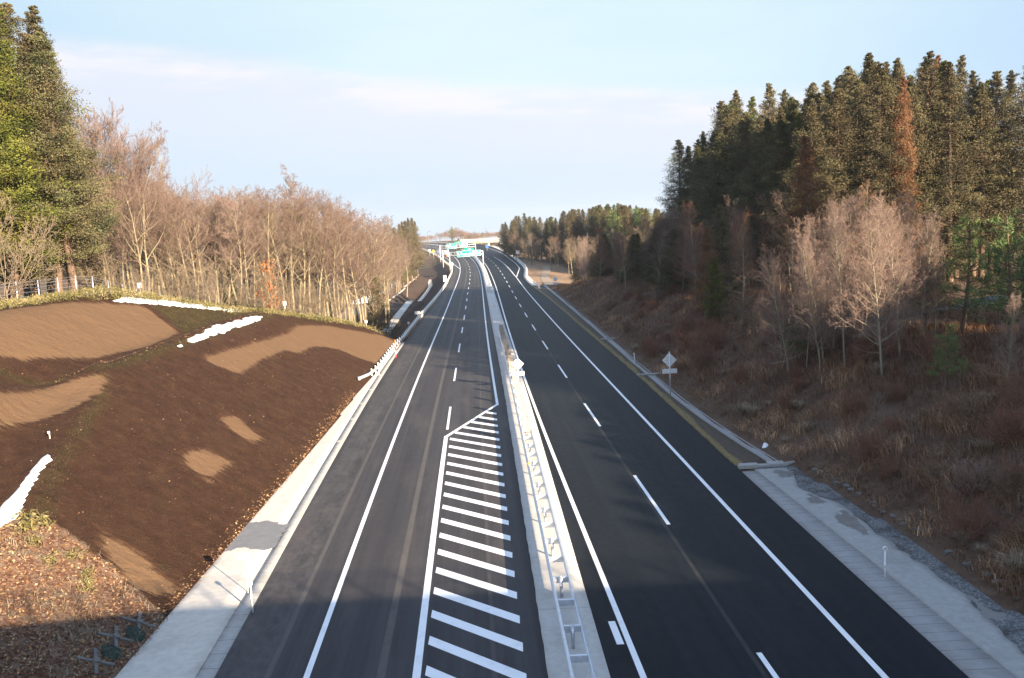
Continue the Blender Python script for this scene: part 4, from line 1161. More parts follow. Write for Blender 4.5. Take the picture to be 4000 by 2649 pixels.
# ---- right: pale bare trees and pines on the bank
for x, y, h, k, lab in [
        (20.6, 57.8, 9.6, 0, 'pale-trunked bare tree on the right bank, leftmost of the lit group'),
        (21.0, 55.1, 9.8, 2, 'pale straight bare tree just right of the leftmost of the lit bank group'),
        (21.7, 51.2, 10.3, 1, 'tallest pale bare tree in the middle of the lit bank group'),
        (22.3, 52.5, 7.0, 3, 'thin bare tree close behind the tallest one of the bank group'),
        (23.4, 52.6, 9.6, 3, 'spreading bare tree at the right end of the lit bank group'),
        (23.9, 42.0, 5.6, 2, 'thin leaning bare tree low on the right bank near the right edge')]:
    tree('bare_tree', ALDER[k], x, y, h, 11, lab, 'tree', 'pale bare trees on the right bank', sx=.80)
for i, (px, Y, h) in enumerate([(1845, 61, 9.4), (1880, 60, 9.8), (1925, 59, 10), (1985, 58, 10), (2030, 57, 10), (2080, 58, 9.4), (2130, 57, 8.2), (1805, 63, 7.8), (2165, 58, 7.2), (1905, 63, 10), (2055, 62, 10), (1955, 61.5, 10.2), (2000, 63, 10.3), (1860, 58.5, 7.5), (2105, 62, 9), (1820, 59, 8.6), (1895, 56.5, 9.2), (2010, 60, 10.2), (2050, 59.5, 9.6), (2145, 60.5, 8.6), (1790, 66, 8.0)]):
    tree('bare_tree', ALDER[i % 4], col_x(px, Y), Y, h, 11, 'slim pinkish bare tree standing behind the pale ones on the right bank', 'tree', 'bare trees behind the bank group', crown_mat=M_TWIGP if i % 3 else M_TWIG, sx=.78)
tree('larch', LARCH[0], 20.2, 77, 9.6, 9, 'narrow conical bare larch with orange twigs at the left of the bank trees', 'tree', sx=.85)
tree('larch', LARCH[1], col_x(1985, 60), 60, 10.8, 9, 'tall bare larch with a reddish top behind the pale bare trees', 'tree', sx=.7)
for px, Y, h, k, m, lab in [(1648, 84, 6.2, 0, M_PINE, 'small bright green conifer between the shade and the orange larch'),
                            (1632, 90, 8.8, 1, M_CEDARO, 'rusty young cedar behind the small green conifer'),
                            (1660, 93, 10.5, 0, M_CEDARB, 'tall brown young cedar left of the orange larch'),
                            (1690, 80, 5.5, 1, M_CEDARB, 'low olive young cedar behind the orange larch')]:
    tree('young_conifer', CEDLOW[k] if m is not M_PINE else CEDLOW[1], col_x(px, Y), Y, h, 13, lab, 'tree', crown_mat=m if m is not M_PINE else M_CEDARG, sx=.95)
for px, Y, h, k, lab in [(2325, 51, 8.0, 0, 'dark green pine at the right edge behind the thin leaning tree'),
                         (2225, 58, 8.0, 1, 'light green pine just left of the dark pine at the right edge'),
                         (2140, 60, 5.5, 0, 'young green pine in front of the grey side road'),
                         (1845, 60, 4.2, 1, 'low green pine at the foot of the leftmost pale bare tree'),
                         (2200, 46, 3.6, 0, 'small dark pine on the bank under the right pines'),
                         (1990, 60, 5.0, 1, 'young pine between the trunks of the lit bank group'),
                         (2390, 55, 8.5, 1, 'pine cut off by the right edge of the picture')]:
    tree('pine_tree', PINE[k], col_x(px, Y), Y, h, 7, lab, 'tree', 'pines on the right bank')
# shaded scrub trees further along the bank
rs = np.random.default_rng(31)
for i in range(64):
    Y = rs.uniform(92, 215); x = TOER(Y) + rs.uniform(6, 20)
    tree('bare_tree', ALDER[i % 4], x, Y, rs.uniform(7, 11.5), 11, 'grey shaded bare tree on the right bank along the far shaded stretch', 'tree', 'shaded bare trees along the right bank', crown_mat=[M_TWIGP, M_TWIG, M_TWIGS][i % 3])
for i in range(34):
    Y = rs.uniform(112, 222); x = TOER(Y) + rs.uniform(6.5, 18)
    tree('young_cedar', CEDLOW[i % 2], x, Y, rs.uniform(4, 8.5), 13, 'low dark conifer in the shade of the right bank', 'tree', 'low dark conifers in the shade', crown_mat=M_CEDAR, sx=1.5)

# ---- far right and far distance
rf = np.random.default_rng(41)
for i in range(95):
    px = rf.uniform(1150, 1535)
    Y0 = np.interp(px, [1150, 1200, 1300, 1420, 1535], [410, 385, 330, 285, 250]); Y = Y0 + rf.uniform(0, 60)
    yt = np.interp(px, [1150, 1165, 1200, 1225, 1260, 1300, 1360, 1430, 1535], [520, 512, 492, 496, 505, 490, 478, 472, 485]) + rf.uniform(-3, 12)
    x = col_x(px, Y); g = float(terrain(x, Y))
    tree('cedar_tree', CEDAR[i % 5], x, Y, min(zat(px, yt, Y) - g, 30), 24, 'distant cedar in the wood to the right of the interchange', 'tree', 'distant cedars right of the interchange',
         crown_mat=[M_CEDARB, M_CEDAR, M_CEDARB, M_CEDARG][int(rf.integers(0, 4))], sx=1.35)
for i in range(14):
    px = rf.uniform(1395, 1525); Y = rf.uniform(270, 330); x = col_x(px, Y); g = float(terrain(x, Y))
    tree('pine_tree', PINE[i % 2], x, Y, zat(px, rf.uniform(480, 495), Y) - g, 7, 'distant light green pine at the left edge of the right plantation', 'tree', 'distant pines beside the plantation', sx=.75)
for i in range(26):
    px = rf.uniform(1180, 1380); Y = np.interp(px, [1180, 1380], [372, 250]) + rf.uniform(-14, 8); x = col_x(px, Y)
    tree('bare_tree', WOOD[i % 5], x, Y, rf.uniform(8, 13), 16, 'distant bare tree at the foot of the cedar wood beyond the right ramp', 'tree', 'distant bare trees beyond the right ramp', crown_mat=M_TWIGT if i % 2 else None)
for i in range(110):
    px = rf.uniform(930, 1185); Y = rf.uniform(660, 900); x = col_x(px, Y)
    yt = np.interp(px, [930, 970, 1000, 1040, 1060, 1080, 1120, 1150, 1185], [552, 553, 546, 528, 532, 542, 538, 545, 543]) + rf.uniform(-5, 4)
    g = float(terrain(x, Y))
    tree('bare_tree', WOOD[i % 5] if i % 7 else BROAD[1], x, Y, max(6, zat(px, yt, Y) - g), 16 if i % 7 else 22, 'pinkish bare tree on the skyline beyond the far bridge', 'tree', 'bare trees on the skyline beyond the bridge', crown_mat=M_TWIGP, sx=2.3)
tree('dark_pine', PINE[0], col_x(1044, 690), 690, zat(1044, 524, 690) - 2, 7, 'dark flat pine crown on the skyline above the distant bare trees', 'tree', sx=.9, z=2.0)
tree('round_conifer', CEDLOW[0], col_x(1057, 520), 520, 7.5, 13, 'round dark conifer beside the left end of the far bridge', 'tree', sx=1.5, crown_mat=M_CEDAR)
tree('dark_pine', PINE[1], col_x(1112, 720), 720, zat(1112, 536, 720) - 2, 7, 'small dark pine on the skyline right of the round conifer', 'tree', z=2.0)
# ------------------------------------------------------------------ ground cover nobody could count
def scatter(n, fx, seed):
    R = np.random.default_rng(seed); return fx(R, n), R
R = np.random.default_rng(61)
n = 300000
yy = 16 + 200 * R.random(n) ** 2.1
uu = R.uniform(.2, 26, n) ** 1.0
xx = TOER(yy) + uu
cl = vnoise(xx * .8, yy * .8, 51); c2 = vnoise(xx * .22, yy * .22, 52)
keep = (R.random(n) < .35 + .9 * cl) & (xx < 60)
xx, yy, cl, c2, uu = xx[keep], yy[keep], cl[keep], c2[keep], uu[keep]
L = (.28 + .70 * cl + .35 * R.random(len(xx))) * np.where(uu < 1.5, .6, 1)
tint = np.clip(.08 + .55 * cl * c2 * 1.6 + R.normal(0, .16, len(xx)), 0, 1)
az = np.where(R.random(len(xx)) < .55, np.pi + R.normal(0, .8, len(xx)), R.uniform(0, 6.28, len(xx)))
me = blades_mesh('dry_undergrowth', xx, yy, terrain(xx, yy) - .04, L, .008 + .009 * R.random(len(xx)), tint, M_DRY, 62, .55, .8, az)
tag(link('dry_undergrowth', me), 'tangled dry brown grass and weeds covering the right bank', 'undergrowth', kind='stuff')

# low bamboo grass along the crest of the left hill
n = 6500
yy = R.uniform(52, 112, n); nat0 = lambda x, y: terrain(x, y)
uu = np.interp(yy, [50, 58, 67, 80, 87, 100, 114], [19.5, 18.2, 16.6, 13.4, 9.6, 5.9, 1.2]) + R.uniform(-.5, 4.2, n)
xx = TOEL(np.clip(yy, 24, 115)) - uu
C = np.stack([xx, yy, terrain(xx, yy) + R.uniform(.02, .30, n)], 1)
me = leaves_mesh('bamboo_grass', C, np.tile([0, 0, .5], (n, 1)), np.clip(.5 + .35 * (vnoise(xx, yy, 53) - .5) * 2 + R.normal(0, .15, n), 0, 1), 4, np.full(n, .14), .26, .035, M_SASA, 63)
tag(link('bamboo_grass', me), 'low yellow-green bamboo grass along the crest of the left hill', 'grass', kind='stuff')
n = 9000
yy = R.uniform(52, 112, n)
uu = np.interp(yy, [50, 58, 67, 80, 87, 100, 114], [19.5, 18.2, 16.6, 13.4, 9.6, 5.9, 1.2]) + R.uniform(.3, 6, n)
xx = TOEL(np.clip(yy, 24, 115)) - uu
me = blades_mesh('dry_crest_grass', xx, yy, terrain(xx, yy) - .03, R.uniform(.25, .8, n), R.uniform(.008, .016, n), R.uniform(.4, 1, n), M_STRAW, 66)
tag(link('dry_crest_grass', me), 'pale dry grass under the fence on the crest of the left hill', 'grass', kind='stuff')

# fallen leaves: the leafy near corner, the toe of the slope, a few on the slope itself
P = []
def addl(x, y, s): P.append(np.stack([x, y, terrain(x, y) + .02 + .03 * R.random(len(x)), s], 1))
n = 22000; x = R.uniform(-24, -13.1, n); y = R.uniform(20, 33.2, n); k = poly_sd(x, y, np.array(LEAFP)) + .9 * (vnoise(x, y, 54) - .5) > 0
addl(x[k], y[k], np.full(k.sum(), 1.0))
n = 2600; y = R.uniform(28, 75, n); x = TOEL(np.clip(y, 24, 115)) - np.abs(R.normal(0, .28, n)) + .12; addl(x, y, np.full(n, 1.0))
n = 600; y = R.uniform(29, 80, n); x = TOEL(np.clip(y, 24, 115)) - R.uniform(.3, 10.5, n); addl(x, y, np.full(n, .8))
n = 600; y = R.uniform(44, 86, n); x = np.interp(y, BENCH[::-1][:, 1], BENCH[::-1][:, 0]) - R.uniform(-.1, .8, n); addl(x, y, np.full(n, .85))
P = np.concatenate(P); n = len(P)
d = R.normal(0, 1, (n, 3)) * np.array([1, 1, .35]); d = unit_rows(d)
w = unit_rows(np.cross(d, np.array([0, 0, 1.0]) + R.normal(0, .5, (n, 3))))
a = R.uniform(.035, .075, n)[:, None] * P[:, 3:]; b = a * R.uniform(.4, .7, n)[:, None]
c = P[:, :3]
V = np.stack([c - d * a, c + w * b, c + d * a, c - w * b], 1).reshape(-1, 3)
me = fast_mesh('fallen_leaves', V, np.arange(4 * n).reshape(n, 4), M_LITTER, tint=np.repeat(R.random(n), 4))
tag(link('fallen_leaves', me), 'orange-brown fallen leaves on the near left corner and along the foot of the slope', 'leaves', kind='stuff')
n = 9000; x = R.uniform(-24, -13.2, n); y = R.uniform(20, 33, n); k = (poly_sd(x, y, np.array(LEAFP)) > 0) & (vnoise(x * .7, y * .7, 55) > .5)
x, y = x[k], y[k]
me = blades_mesh('withered_grass', x, y, terrain(x, y) - .03, R.uniform(.15, .5, len(x)), R.uniform(.005, .010, len(x)), R.uniform(.2, .9, len(x)), M_STRAW, 64, .8, .8)
tag(link('withered_grass', me), 'flattened pale grass among the fallen leaves in the near left corner', 'grass', kind='stuff')
# short stubble on the dark seeded slope
n = 90000; y = 27 + 85 * R.random(n) ** 1.7; u = R.uniform(.15, 17, n); x = TOEL(np.clip(y, 24, 115)) - u
sd = np.full(n, -9.0)
for Pp in BARE: sd = np.maximum(sd, poly_sd(x, y, np.array(Pp)))
k = (sd + 1.2 * (vnoise(x * 1.2, y * 3, 56) - .5) < 0) & (poly_sd(x, y, np.array(LEAFP)) < 0) & (terrain(x, y) < 10)
x, y = x[k], y[k]
gw = np.clip(green_w(x, y), 0, 1)
me = blades_mesh('slope_stubble', x, y, terrain(x, y) - .02, R.uniform(.05, .15, len(x)) * (1 + .6 * gw), R.uniform(.006, .012, len(x)), np.clip(.05 + .25 * R.random(len(x)) + .55 * gw * R.random(len(x)), 0, 1), None, 65, .9, .5)
t = NT('stubble'); ti = t.attr('tint')
t.set('Base Color', t.ramp(ti, [(.05, (.028, .015, .009)), (.3, (.078, .044, .024)), (.8, (.12, .115, .03))])); t.set('Roughness', .9)
me.materials.clear(); me.materials.append(t.m)
tag(link('slope_stubble', me), 'short dark brown stubble of the seeded left slope', 'grass', kind='stuff')

# ------------------------------------------------------------------ bushes and plants one can tell apart
rb = np.random.default_rng(71)
nb = 0
for i in range(125):
    Y = 22 + 110 * rb.random() ** 1.5; u = rb.uniform(1.2, 12)
    x = TOER(Y) + u
    tree('dry_bush', REDBUSH[i % 3], x, Y, rb.uniform(.7, 2.0), 1.7, 'dry twiggy bush growing on the shaded right bank', 'bush', 'dry bushes on the right bank', sx=1.3, sink=.05, crown_mat=[None, M_TWIGT, None, M_TWIGP, M_TWIGL][i % 5] if i % 7 else None)
for x, y, h, m, lab in [(16.6, 76, 2.3, M_TWIGL, 'bright orange-red bush catching the sun above the diamond sign'),
                        (17.6, 74.5, 2.0, M_TWIGL, 'orange-red bush in the sun, right of the brightest one above the diamond sign'),
                        (15.9, 79.5, 2.0, M_TWIGS, 'red bush half in shade behind the sunlit orange ones')]:
    tree('dry_bush', REDBUSH[0], x, y, h, 1.7, lab, 'bush', 'sunlit bushes above the sign', crown_mat=m, sx=1.25, sink=.05)
for i, (px, Y) in enumerate([(1690, 80), (1740, 76), (1770, 73), (1675, 84)]):
    tree('pale_bush', UNDER[i % 3], col_x(px, Y), Y, 2.6, 5.5, 'pale straw-coloured leafless bush around the foot of the orange larch', 'bush', 'pale bushes around the larch', sx=1.3)
def tuft_mesh(seed, n=150, L=1.1):
    R = np.random.default_rng(seed)
    a = R.uniform(0, 6.28, n); r = .14 * np.sqrt(R.random(n))
    return blades_mesh('grass_tuft', r * np.cos(a), r * np.sin(a), np.zeros(n), L * R.uniform(.5, 1, n), R.uniform(.005, .010, n), R.uniform(.3, 1, n), M_STRAW, seed + 1, .45, 1.0, a + R.normal(0, .4, n))
TUFT = [tuft_mesh(300 + i) for i in range(3)]
def tuft(x, y, s, lab, group=None):
    o = link('grass_tuft', TUFT[int(rb.integers(0, 3))]); o.location = (x, y, float(terrain(x, y)) - .05); o.rotation_euler = (0, 0, rb.uniform(0, 6)); o.scale = (s, s, s)
    return tag(o, lab, 'grass tuft', group)
tuft(15.0, 57.3, 1.5, 'large pale arching grass tuft halfway up the bank right of the diamond sign')
tuft(15.35, 56.2, 1.3, 'pale arching grass tuft just below the largest one right of the sign')
tuft(21.0, 38.6, 1.1, 'pale grass tuft high on the bank near the right edge')
tuft(17.6, 30.2, 1.4, 'large dry grass tuft drooping over the stones at the lower right edge')
for i in range(48):
    Y = 22 + 80 * rb.random() ** 1.6
    tuft(TOER(Y) + rb.uniform(.6, 11), Y, rb.uniform(.55, 1.1), 'small dry straw tuft among the weeds of the right bank', 'straw tufts on the right bank')
# leafy bamboo-grass plants in the near left corner
def sasa_mesh(seed):
    R = np.random.default_rng(seed); n = 26
    C = np.stack([R.normal(0, .22, n), R.normal(0, .22, n), R.uniform(.08, .5, n)], 1)
    return leaves_mesh('sasa', C, np.stack([C[:, 0] * 3, C[:, 1] * 3, np.full(n, .1)], 1), R.uniform(.3, .9, n), 5, np.full(n, .06), .24, .024, M_SASA, seed)
SASA = [sasa_mesh(i) for i in (401, 402)]
for i, (x, y, s, lab) in enumerate([(-18.4, 31.9, 1.25, 'largest green bamboo-grass plant below the gully snow patch'), (-18.0, 32.1, 1.0, 'green bamboo-grass plant touching the right of the largest one'),
                                    (-17.8, 31.0, .8, 'green bamboo-grass plant under the largest pair, on the leaf-covered corner'), (-16.6, 31.4, .8, 'small bamboo-grass plant at the dark edge of the leaf-covered corner'),
                                    (-15.9, 31.0, .75, 'small bamboo-grass plant lower down the dark edge of the corner'), (-15.6, 30.2, .8, 'lowest small bamboo-grass plant, nearest the pale apron'),
                                    (-16.9, 30.4, .7, 'small bamboo-grass plant alone in the middle of the fallen leaves'), (-18.9, 32.6, .7, 'small bamboo-grass plant at the tip of the gully snow')]):
    o = link('bamboo_grass_plant', SASA[i % 2]); o.location = (x, y, float(terrain(x, y)) - .02); o.scale = (s, s, s); o.rotation_euler = (0, 0, i * 1.3)
    tag(o, lab, 'plant', 'bamboo-grass plants in the near corner')
# ------------------------------------------------------------------ metal, plastic and sign materials
M_GALV = plain('galvanised_steel', (.58, .61, .65), .38, .6, .14, 5)
M_GALVW = plain('white_guardrail_coat', (.55, .56, .56), .5, .1, .08, 4)
M_POSTW = plain('white_post_paint', (.78, .78, .76), .45, 0, .06, 8)
M_WHITE = plain('white_sheeting', (.82, .82, .82), .4, 0, .05, 5)
M_BEIGE = plain('beige_panel', (.36, .285, .225), .55, 0, .07, 6)
M_YELLOW = plain('yellow_sheeting', (.75, .42, .02), .45, 0, .06, 5)
M_ORANGE2 = plain('orange_plastic', (.75, .20, .03), .5, 0, .06, 5)
M_RED = plain('red_plastic', (.55, .03, .03), .5, 0, .06, 5)
M_BLUE = plain('blue_sheeting', (.03, .12, .50), .45, 0, .05, 5)
M_GREEN = plain('green_sign_sheeting', (.0, .36, .22), .4, 0, .05, 2)
M_ALU = plain('sign_back_aluminium', (.72, .73, .74), .5, .15, .06, 5)
M_DARK = plain('dark_steel', (.10, .10, .105), .5, .4, .1, 5)
M_PARAPET = concrete('parapet_concrete', (.38, .37, .345), 2.0, .25)

def zr(y): return float(GZ(y))
W_BEAM = [(0, -.155), (.045, -.12), (.045, -.06), (0, -.02), (0, .02), (.045, .06), (.045, .12), (0, .155), (-.012, .15), (.03, .115), (.03, .065), (-.014, .02), (-.014, -.02), (.03, -.065), (.03, -.115), (-.012, -.15)]
def beam(path, mat, parent, flip=False, name='beam', wide=1.0):
    pr = [(-a * wide, b) for a, b in W_BEAM][::-1] if flip else [(a * wide, b) for a, b in W_BEAM]
    return MB().sweep(path, pr).build(name, mat, parent)

# ---- double guardrail on the median, with spacers and anti-glare panels
def median_guardrail(y0, y1, st, label, panels=(), dots=()):
    cxm = lambda y: float(XML(y)) + .93
    root = empty('guardrail', (cxm(y0), y0, zr(y0)))
    tag(root, label, 'guardrail')
    root_inv = Matrix.Translation(-Vector(root.location))
    def loc(x, y, z): return Vector((x, y, z)) - Vector(root.location)
    ys = np.arange(y0, y1 + .01, 2.0)
    for sgn in (-1, 1):
        beam([loc(cxm(y) + sgn * .30, y, zr(y) + .10 + .60) for y in ys], M_GALV, root, flip=sgn < 0, wide=1.5)
    pm, sm = MB(), MB()
    pm.tube([(0, 0, -.1), (0, 0, .74)], .06, 10); pm.box((0, 0, .75), (.15, .15, .02)); pm.ball((0, 0, .775), .045)
    pme = pm.mesh('post', M_GALV, True)
    for a in (-.145, .145): sm.box((a, 0, .60), (.26, .014, .22)); sm.box((a, .04, .705), (.26, .09, .012)); sm.box((a, .04, .495), (.26, .09, .012))
    sm.box((0, -.014, .60), (.14, .014, .18)); sm.box((0, .04, .711), (.16, .07, .010))
    sme = sm.mesh('spacer', M_GALV)
    k = 0
    for y in np.arange(y0 + 1, y1, st / 2):
        if k % 2 == 0:
            o = link('post', pme, root); o.location = loc(cxm(y), y, zr(y) + .10)
        o = link('spacer', sme, root); o.location = loc(cxm(y), y + .12, zr(y) + .10); k += 1
    if len(panels):
        p = MB()
        for i in range(6):       # slightly curved plate, thicker than sheet metal
            a0, a1 = -.6 + i * .2, -.6 + (i + 1) * .2
            x0, x1 = .24 * math.sin(a0) / .565, .24 * math.sin(a1) / .565
            d0, d1 = .09 * math.cos(a0) - .09, .09 * math.cos(a1) - .09
            p.add([(x0, d0, .72), (x1, d1, .72), (x1, d1, 1.62), (x0, d0, 1.62), (x0, d0 + .02, .72), (x1, d1 + .02, .72), (x1, d1 + .02, 1.62), (x0, d0 + .02, 1.62)],
                  [(0, 1, 2, 3), (5, 4, 7, 6), (3, 2, 6, 7), (1, 0, 4, 5)] + ([(0, 3, 7, 4)] if i == 0 else []) + ([(1, 5, 6, 2)] if i == 5 else []))
        p.tube([(0, .06, .6), (0, .06, 1.5)], .03, 8)
        pme2 = p.mesh('glare_panel', M_BEIGE)
        for y in panels:
            o = link('glare_panel', pme2, root); o.location = loc(cxm(y), y, zr(y) + .10); o.rotation_euler = (0, 0, .06)
    for y, s in dots:
        o = MB().tube([(0, -.02, 0), (0, .02, 0)], .06, 12).build('reflector', M_YELLOW, root); o.location = loc(cxm(y) + s * .30, y, zr(y) + .92)
    return root
median_guardrail(14, 112, 4, 'double galvanised guardrail on the near median, with beige anti-glare panels on its far half', np.arange(54.4, 112, 4.05), [(46.5, -1), (102, -1)])
median_guardrail(207, 560, 8, 'double guardrail on the far median curving away behind the metal gate panel', (), [])

# ---- metal gate panel where the far guardrail begins, and a row of marker posts in the median opening
def gate_panel():
    y = 199; x = float(XML(y)) + 1.0; z = zr(y) + .1
    r = empty('median_gate', (x, y, z)); tag(r, 'grey metal gate panel standing on the median where the guardrail starts again', 'gate')
    f = MB()
    for a in (-.78, 0, .78): f.box((a, 0, .75), (.09, .09, 1.5))
    for h in (.1, 1.45): f.box((0, 0, h), (1.6, .07, .07))
    f.build('frame', M_GALV, r)
    for a in (-.39, .39):
        p = MB()
        for k in range(7): p.box((a, 0, .25 + k * .18), (.68, .03, .10))
        p.build('panel', M_GALV, r)
gate_panel()
for y, lab in ((122, 'short orange marker post standing in the median just past the near guardrail'), (160, 'short orange marker post in the middle of the median opening')):
    b = MB(); b.tube([(0, 0, 0), (0, 0, .62)], .04, 8); b.tube([(0, 0, 0), (0, 0, .04)], .12, 10)
    o = b.build('marker_post', M_ORANGE2); o.location = (float(XML(y)) + .95, y, zr(y) + .07)
    tag(o, lab, 'marker post')

# ---- single guardrails along the outer edges
def edge_guardrail(path, label, right, st, mat=M_GALVW, first=1.0):
    path = [Vector(p) for p in path]
    base = path[0].copy(); r = empty('guardrail', base); tag(r, label, 'guardrail')
    P = [p - base for p in path]
    L = [0]
    for a, b in zip(P[:-1], P[1:]): L.append(L[-1] + (b - a).length)
    def at(s):
        for i in range(len(P) - 1):
            if L[i + 1] >= s: return P[i].lerp(P[i + 1], (s - L[i]) / (L[i + 1] - L[i]))
        return P[-1]
    n = max(2, int(L[-1] / 3)); Q = [at(L[-1] * i / n) for i in range(n + 1)]
    beam([q + Vector((0, 0, .60)) for q in Q], mat, r, flip=right)
    pm = MB(); pm.tube([(0, 0, -.3), (0, 0, .84)], .06, 8); pm.box((0, 0, .85), (.125, .125, .03))
    pme = pm.mesh('post', M_POSTW, True)
    side = .13 if right else -.13
    k, s = 0, first
    while s < L[-1] and k < 96:
        o = link('post', pme, r); q = at(s); o.location = q + Vector((side, 0, 0)); s += st; k += 1
    end = MB(); end.tube([P[0] + Vector((0, -.05, .44)), P[0] + Vector((0, .05, .76))], .13, 10)
    end.build('end_cap', mat, r, True)
    return r
ELz = lambda y, dx: (float(ELs(y)) + dx, float(y), zr(y))
pl = [(-14.15, 79.6, -.1), (-13.75, 82.5, -.25), (-13.55, 86, -.3), (-13.6, 91, -.33), (-13.85, 98, -.38), (-14.1, 106, -.46)] + [ELz(y, -.30) for y in np.arange(113, 262, 4)]
edge_guardrail(pl, 'pale steel guardrail along the left edge, starting with a flared end', False, 2.0, M_GALV, 5.0)
edge_guardrail([ELz(y, -.35) for y in np.arange(266, 700, 6)], 'distant white guardrail on the left edge curving round towards the far bridge', False, 4.5)
edge_guardrail([(float(ERs(y)) + .75, float(y), zr(y)) for y in np.arange(206, 310, 4)], 'white guardrail along the right edge beside the lit earth terrace', True, 2.4)
edge_guardrail([(float(ERs(y)) + .75, float(y), zr(y)) for y in np.arange(314, 560, 5)], 'distant white guardrail along the outside of the right ramp', True, 4.0)
edge_guardrail([(-30.5, 605, 1.0), (-35.5, 632, 1.4), (-44, 661, 1.7), (-57, 700, 2.0), (-74, 738, 2.3), (-92, 765, 2.5)], 'distant white railing on the far side of the curve, left of the bridge', True, 3.0)

# ---- road signs seen from behind
def back_sign(x, y, h, label, rz=0.0, scale=1.0, face=M_YELLOW, back=M_ALU):
    z = float(terrain(x, y)) if abs(x) > 11 else zr(y)
    r = empty('warning_sign', (x, y, z), rz); tag(r, label, 'road sign', 'diamond warning signs seen from behind')
    p = MB(); p.tube([(0, 0, -.2), (0, 0, h)], .045, 10); p.ball((0, 0, h), .05); p.build('post', M_GALV, r, True)
    d = .56 * scale; zc = h - .62 * scale
    b = MB(); b.add([(-d, .07, zc), (0, .07, zc - d), (d, .07, zc), (0, .07, zc + d), (-d, .095, zc), (0, .095, zc - d), (d, .095, zc), (0, .095, zc + d)],
                    [(0, 1, 2, 3), (0, 4, 5, 1), (1, 5, 6, 2), (2, 6, 7, 3), (3, 7, 4, 0)], 0)
    b.add([(-d, .097, zc), (0, .097, zc - d), (d, .097, zc), (0, .097, zc + d)], [(3, 2, 1, 0)], 1)
    pl_ = b.build('diamond_plate', [back, face], r)
    s = MB(); s.box((0, .055, zc + .22 * scale), (.66 * scale, .025, .05)); s.box((0, .055, zc - .22 * scale), (.66 * scale, .025, .05)); s.box((0, .055, zc), (1.02 * scale, .02, .04)); s.build('stiffener', M_GALV, pl_)
    w, hh, z2 = 1.12 * scale, .36 * scale, zc - d - .30 * scale
    q = MB(); q.box((0, .082, z2), (w, .024, hh)); pq = q.build('plate', back, r)
    s = MB(); s.box((0, .055, z2 + .09), (w * .96, .025, .04)); s.box((0, .055, z2 - .09), (w * .96, .025, .04)); s.build('stiffener', M_GALV, pq)
    return r
back_sign(11.95, 66.6, 3.75, 'back of a diamond sign with a plate, on a post by the right ditch')
back_sign(float(XML(73)) + 1.25, 73.2, 2.85, 'sunlit back of a diamond sign standing on the median', .12, .95, back=M_ALU)
back_sign(10.0, 190, 3.6, 'distant grey back of a diamond sign beside the right ditch', .05)

# ---- small posts and plates
def post_reflector(x, y, h, label, z=None):
    z = float(terrain(x, y)) if z is None else z
    r = empty('delineator_post', (x, y, z)); tag(r, label, 'delineator', 'round-headed delineator posts')
    p = MB(); p.tube([(0, 0, -.15), (0, 0, h - .08)], .03, 10); p.tube([(0, 0, .42), (0, 0, .60)], .036, 10); p.build('post', M_POSTW, r, True)
    d = MB(); d.tube([(0, -.03, h), (0, .03, h)], .085, 14); hd = d.build('reflector_head', M_WHITE, r)
    l = MB(); l.tube([(0, -.036, h), (0, -.030, h)], .06, 14); l.build('lens', M_GALV, hd)
post_reflector(-10.1, 31.2, 1.12, 'round-headed white delineator post in the left gutter at the bottom', .02)
post_reflector(13.45, 31.4, 1.15, 'thin white delineator post on the apron at the lower right', .04)
post_reflector(11.75, 84.5, 1.0, 'delineator post on the grass verge past the diamond sign', -.22)
post_reflector(-13.2, 85.4, 1.15, 'round white delineator behind the flared end of the left guardrail', -.25)
def plate_post(x, y, h, w, hh, label, z=None, mat=M_WHITE, rz=0.0, cat='sign'):
    z = float(terrain(x, y)) if z is None else z
    r = empty('plate_sign', (x, y, z), rz); tag(r, label, cat)
    p = MB(); p.tube([(0, 0, -.2), (0, 0, h)], .022 if w < .7 else .05, 8); p.build('post', M_POSTW, r, True)
    b = MB(); b.box((0, -.04, h - hh / 2), (w, .02, hh)); b.build('plate', mat, r)
    c = MB(); c.box((0, -.022, h - hh / 2), (w * .5, .02, .04)); c.build('bracket', M_GALV, r)
plate_post(-10.8, 33.0, 1.62, .46, .25, 'small blank white plate on a thin post above the left apron', .05)
plate_post(-33.2, 79.5, 1.7, .40, .48, 'square white plate on a post in the fence line above the snow rim')
plate_post(-23.6, 92.3, 1.5, .34, .42, 'small white plate on a post on the hill crest under the orange-leaved tree')
plate_post(-17.9, 108.5, 1.0, .3, .35, 'tiny white plate low on the crest near the right end of the hill')
plate_post(-21.3, 39.5, .35, .10, .10, 'small white survey peg above the gully snow patch', cat='peg')
plate_post(float(ELs(245)) - .75, 245, 2.5, .85, 1.75, 'tall blank white board on the left edge of the road before the curve', zr(245))
plate_post(float(ELs(146)) - .9, 146, 1.5, .95, .5, 'wide white plate on a post outside the left guardrail in the shade', zr(146) - .3)
plate_post(float(ELs(128)) - .8, 128, 1.35, .3, .3, 'small square white plate outside the left guardrail, nearer than the wide one', zr(128) - .2)
plate_post(float(ELs(305)) - .4, 305, 3.6, 1.0, 1.2, 'white sign on a post at the left edge beside the first gantry', zr(305))
plate_post(-41.5, 473, 3.4, 1.0, 1.1, 'distant white sign on a post where the left ramp leaves', -.8)
plate_post(4.2, 372, 4.2, 1.6, 1.3, 'distant white board outside the right ramp guardrail', zr(372))
plate_post(-11.5, 500, 3.0, 1.7, 1.3, 'distant blue and white board on the gore island of the right ramp', zr(500), M_BLUE)
plate_post(-48.5, 452, 3.6, .1, .1, 'distant thin post at the frontage road', -2.2, cat='post')
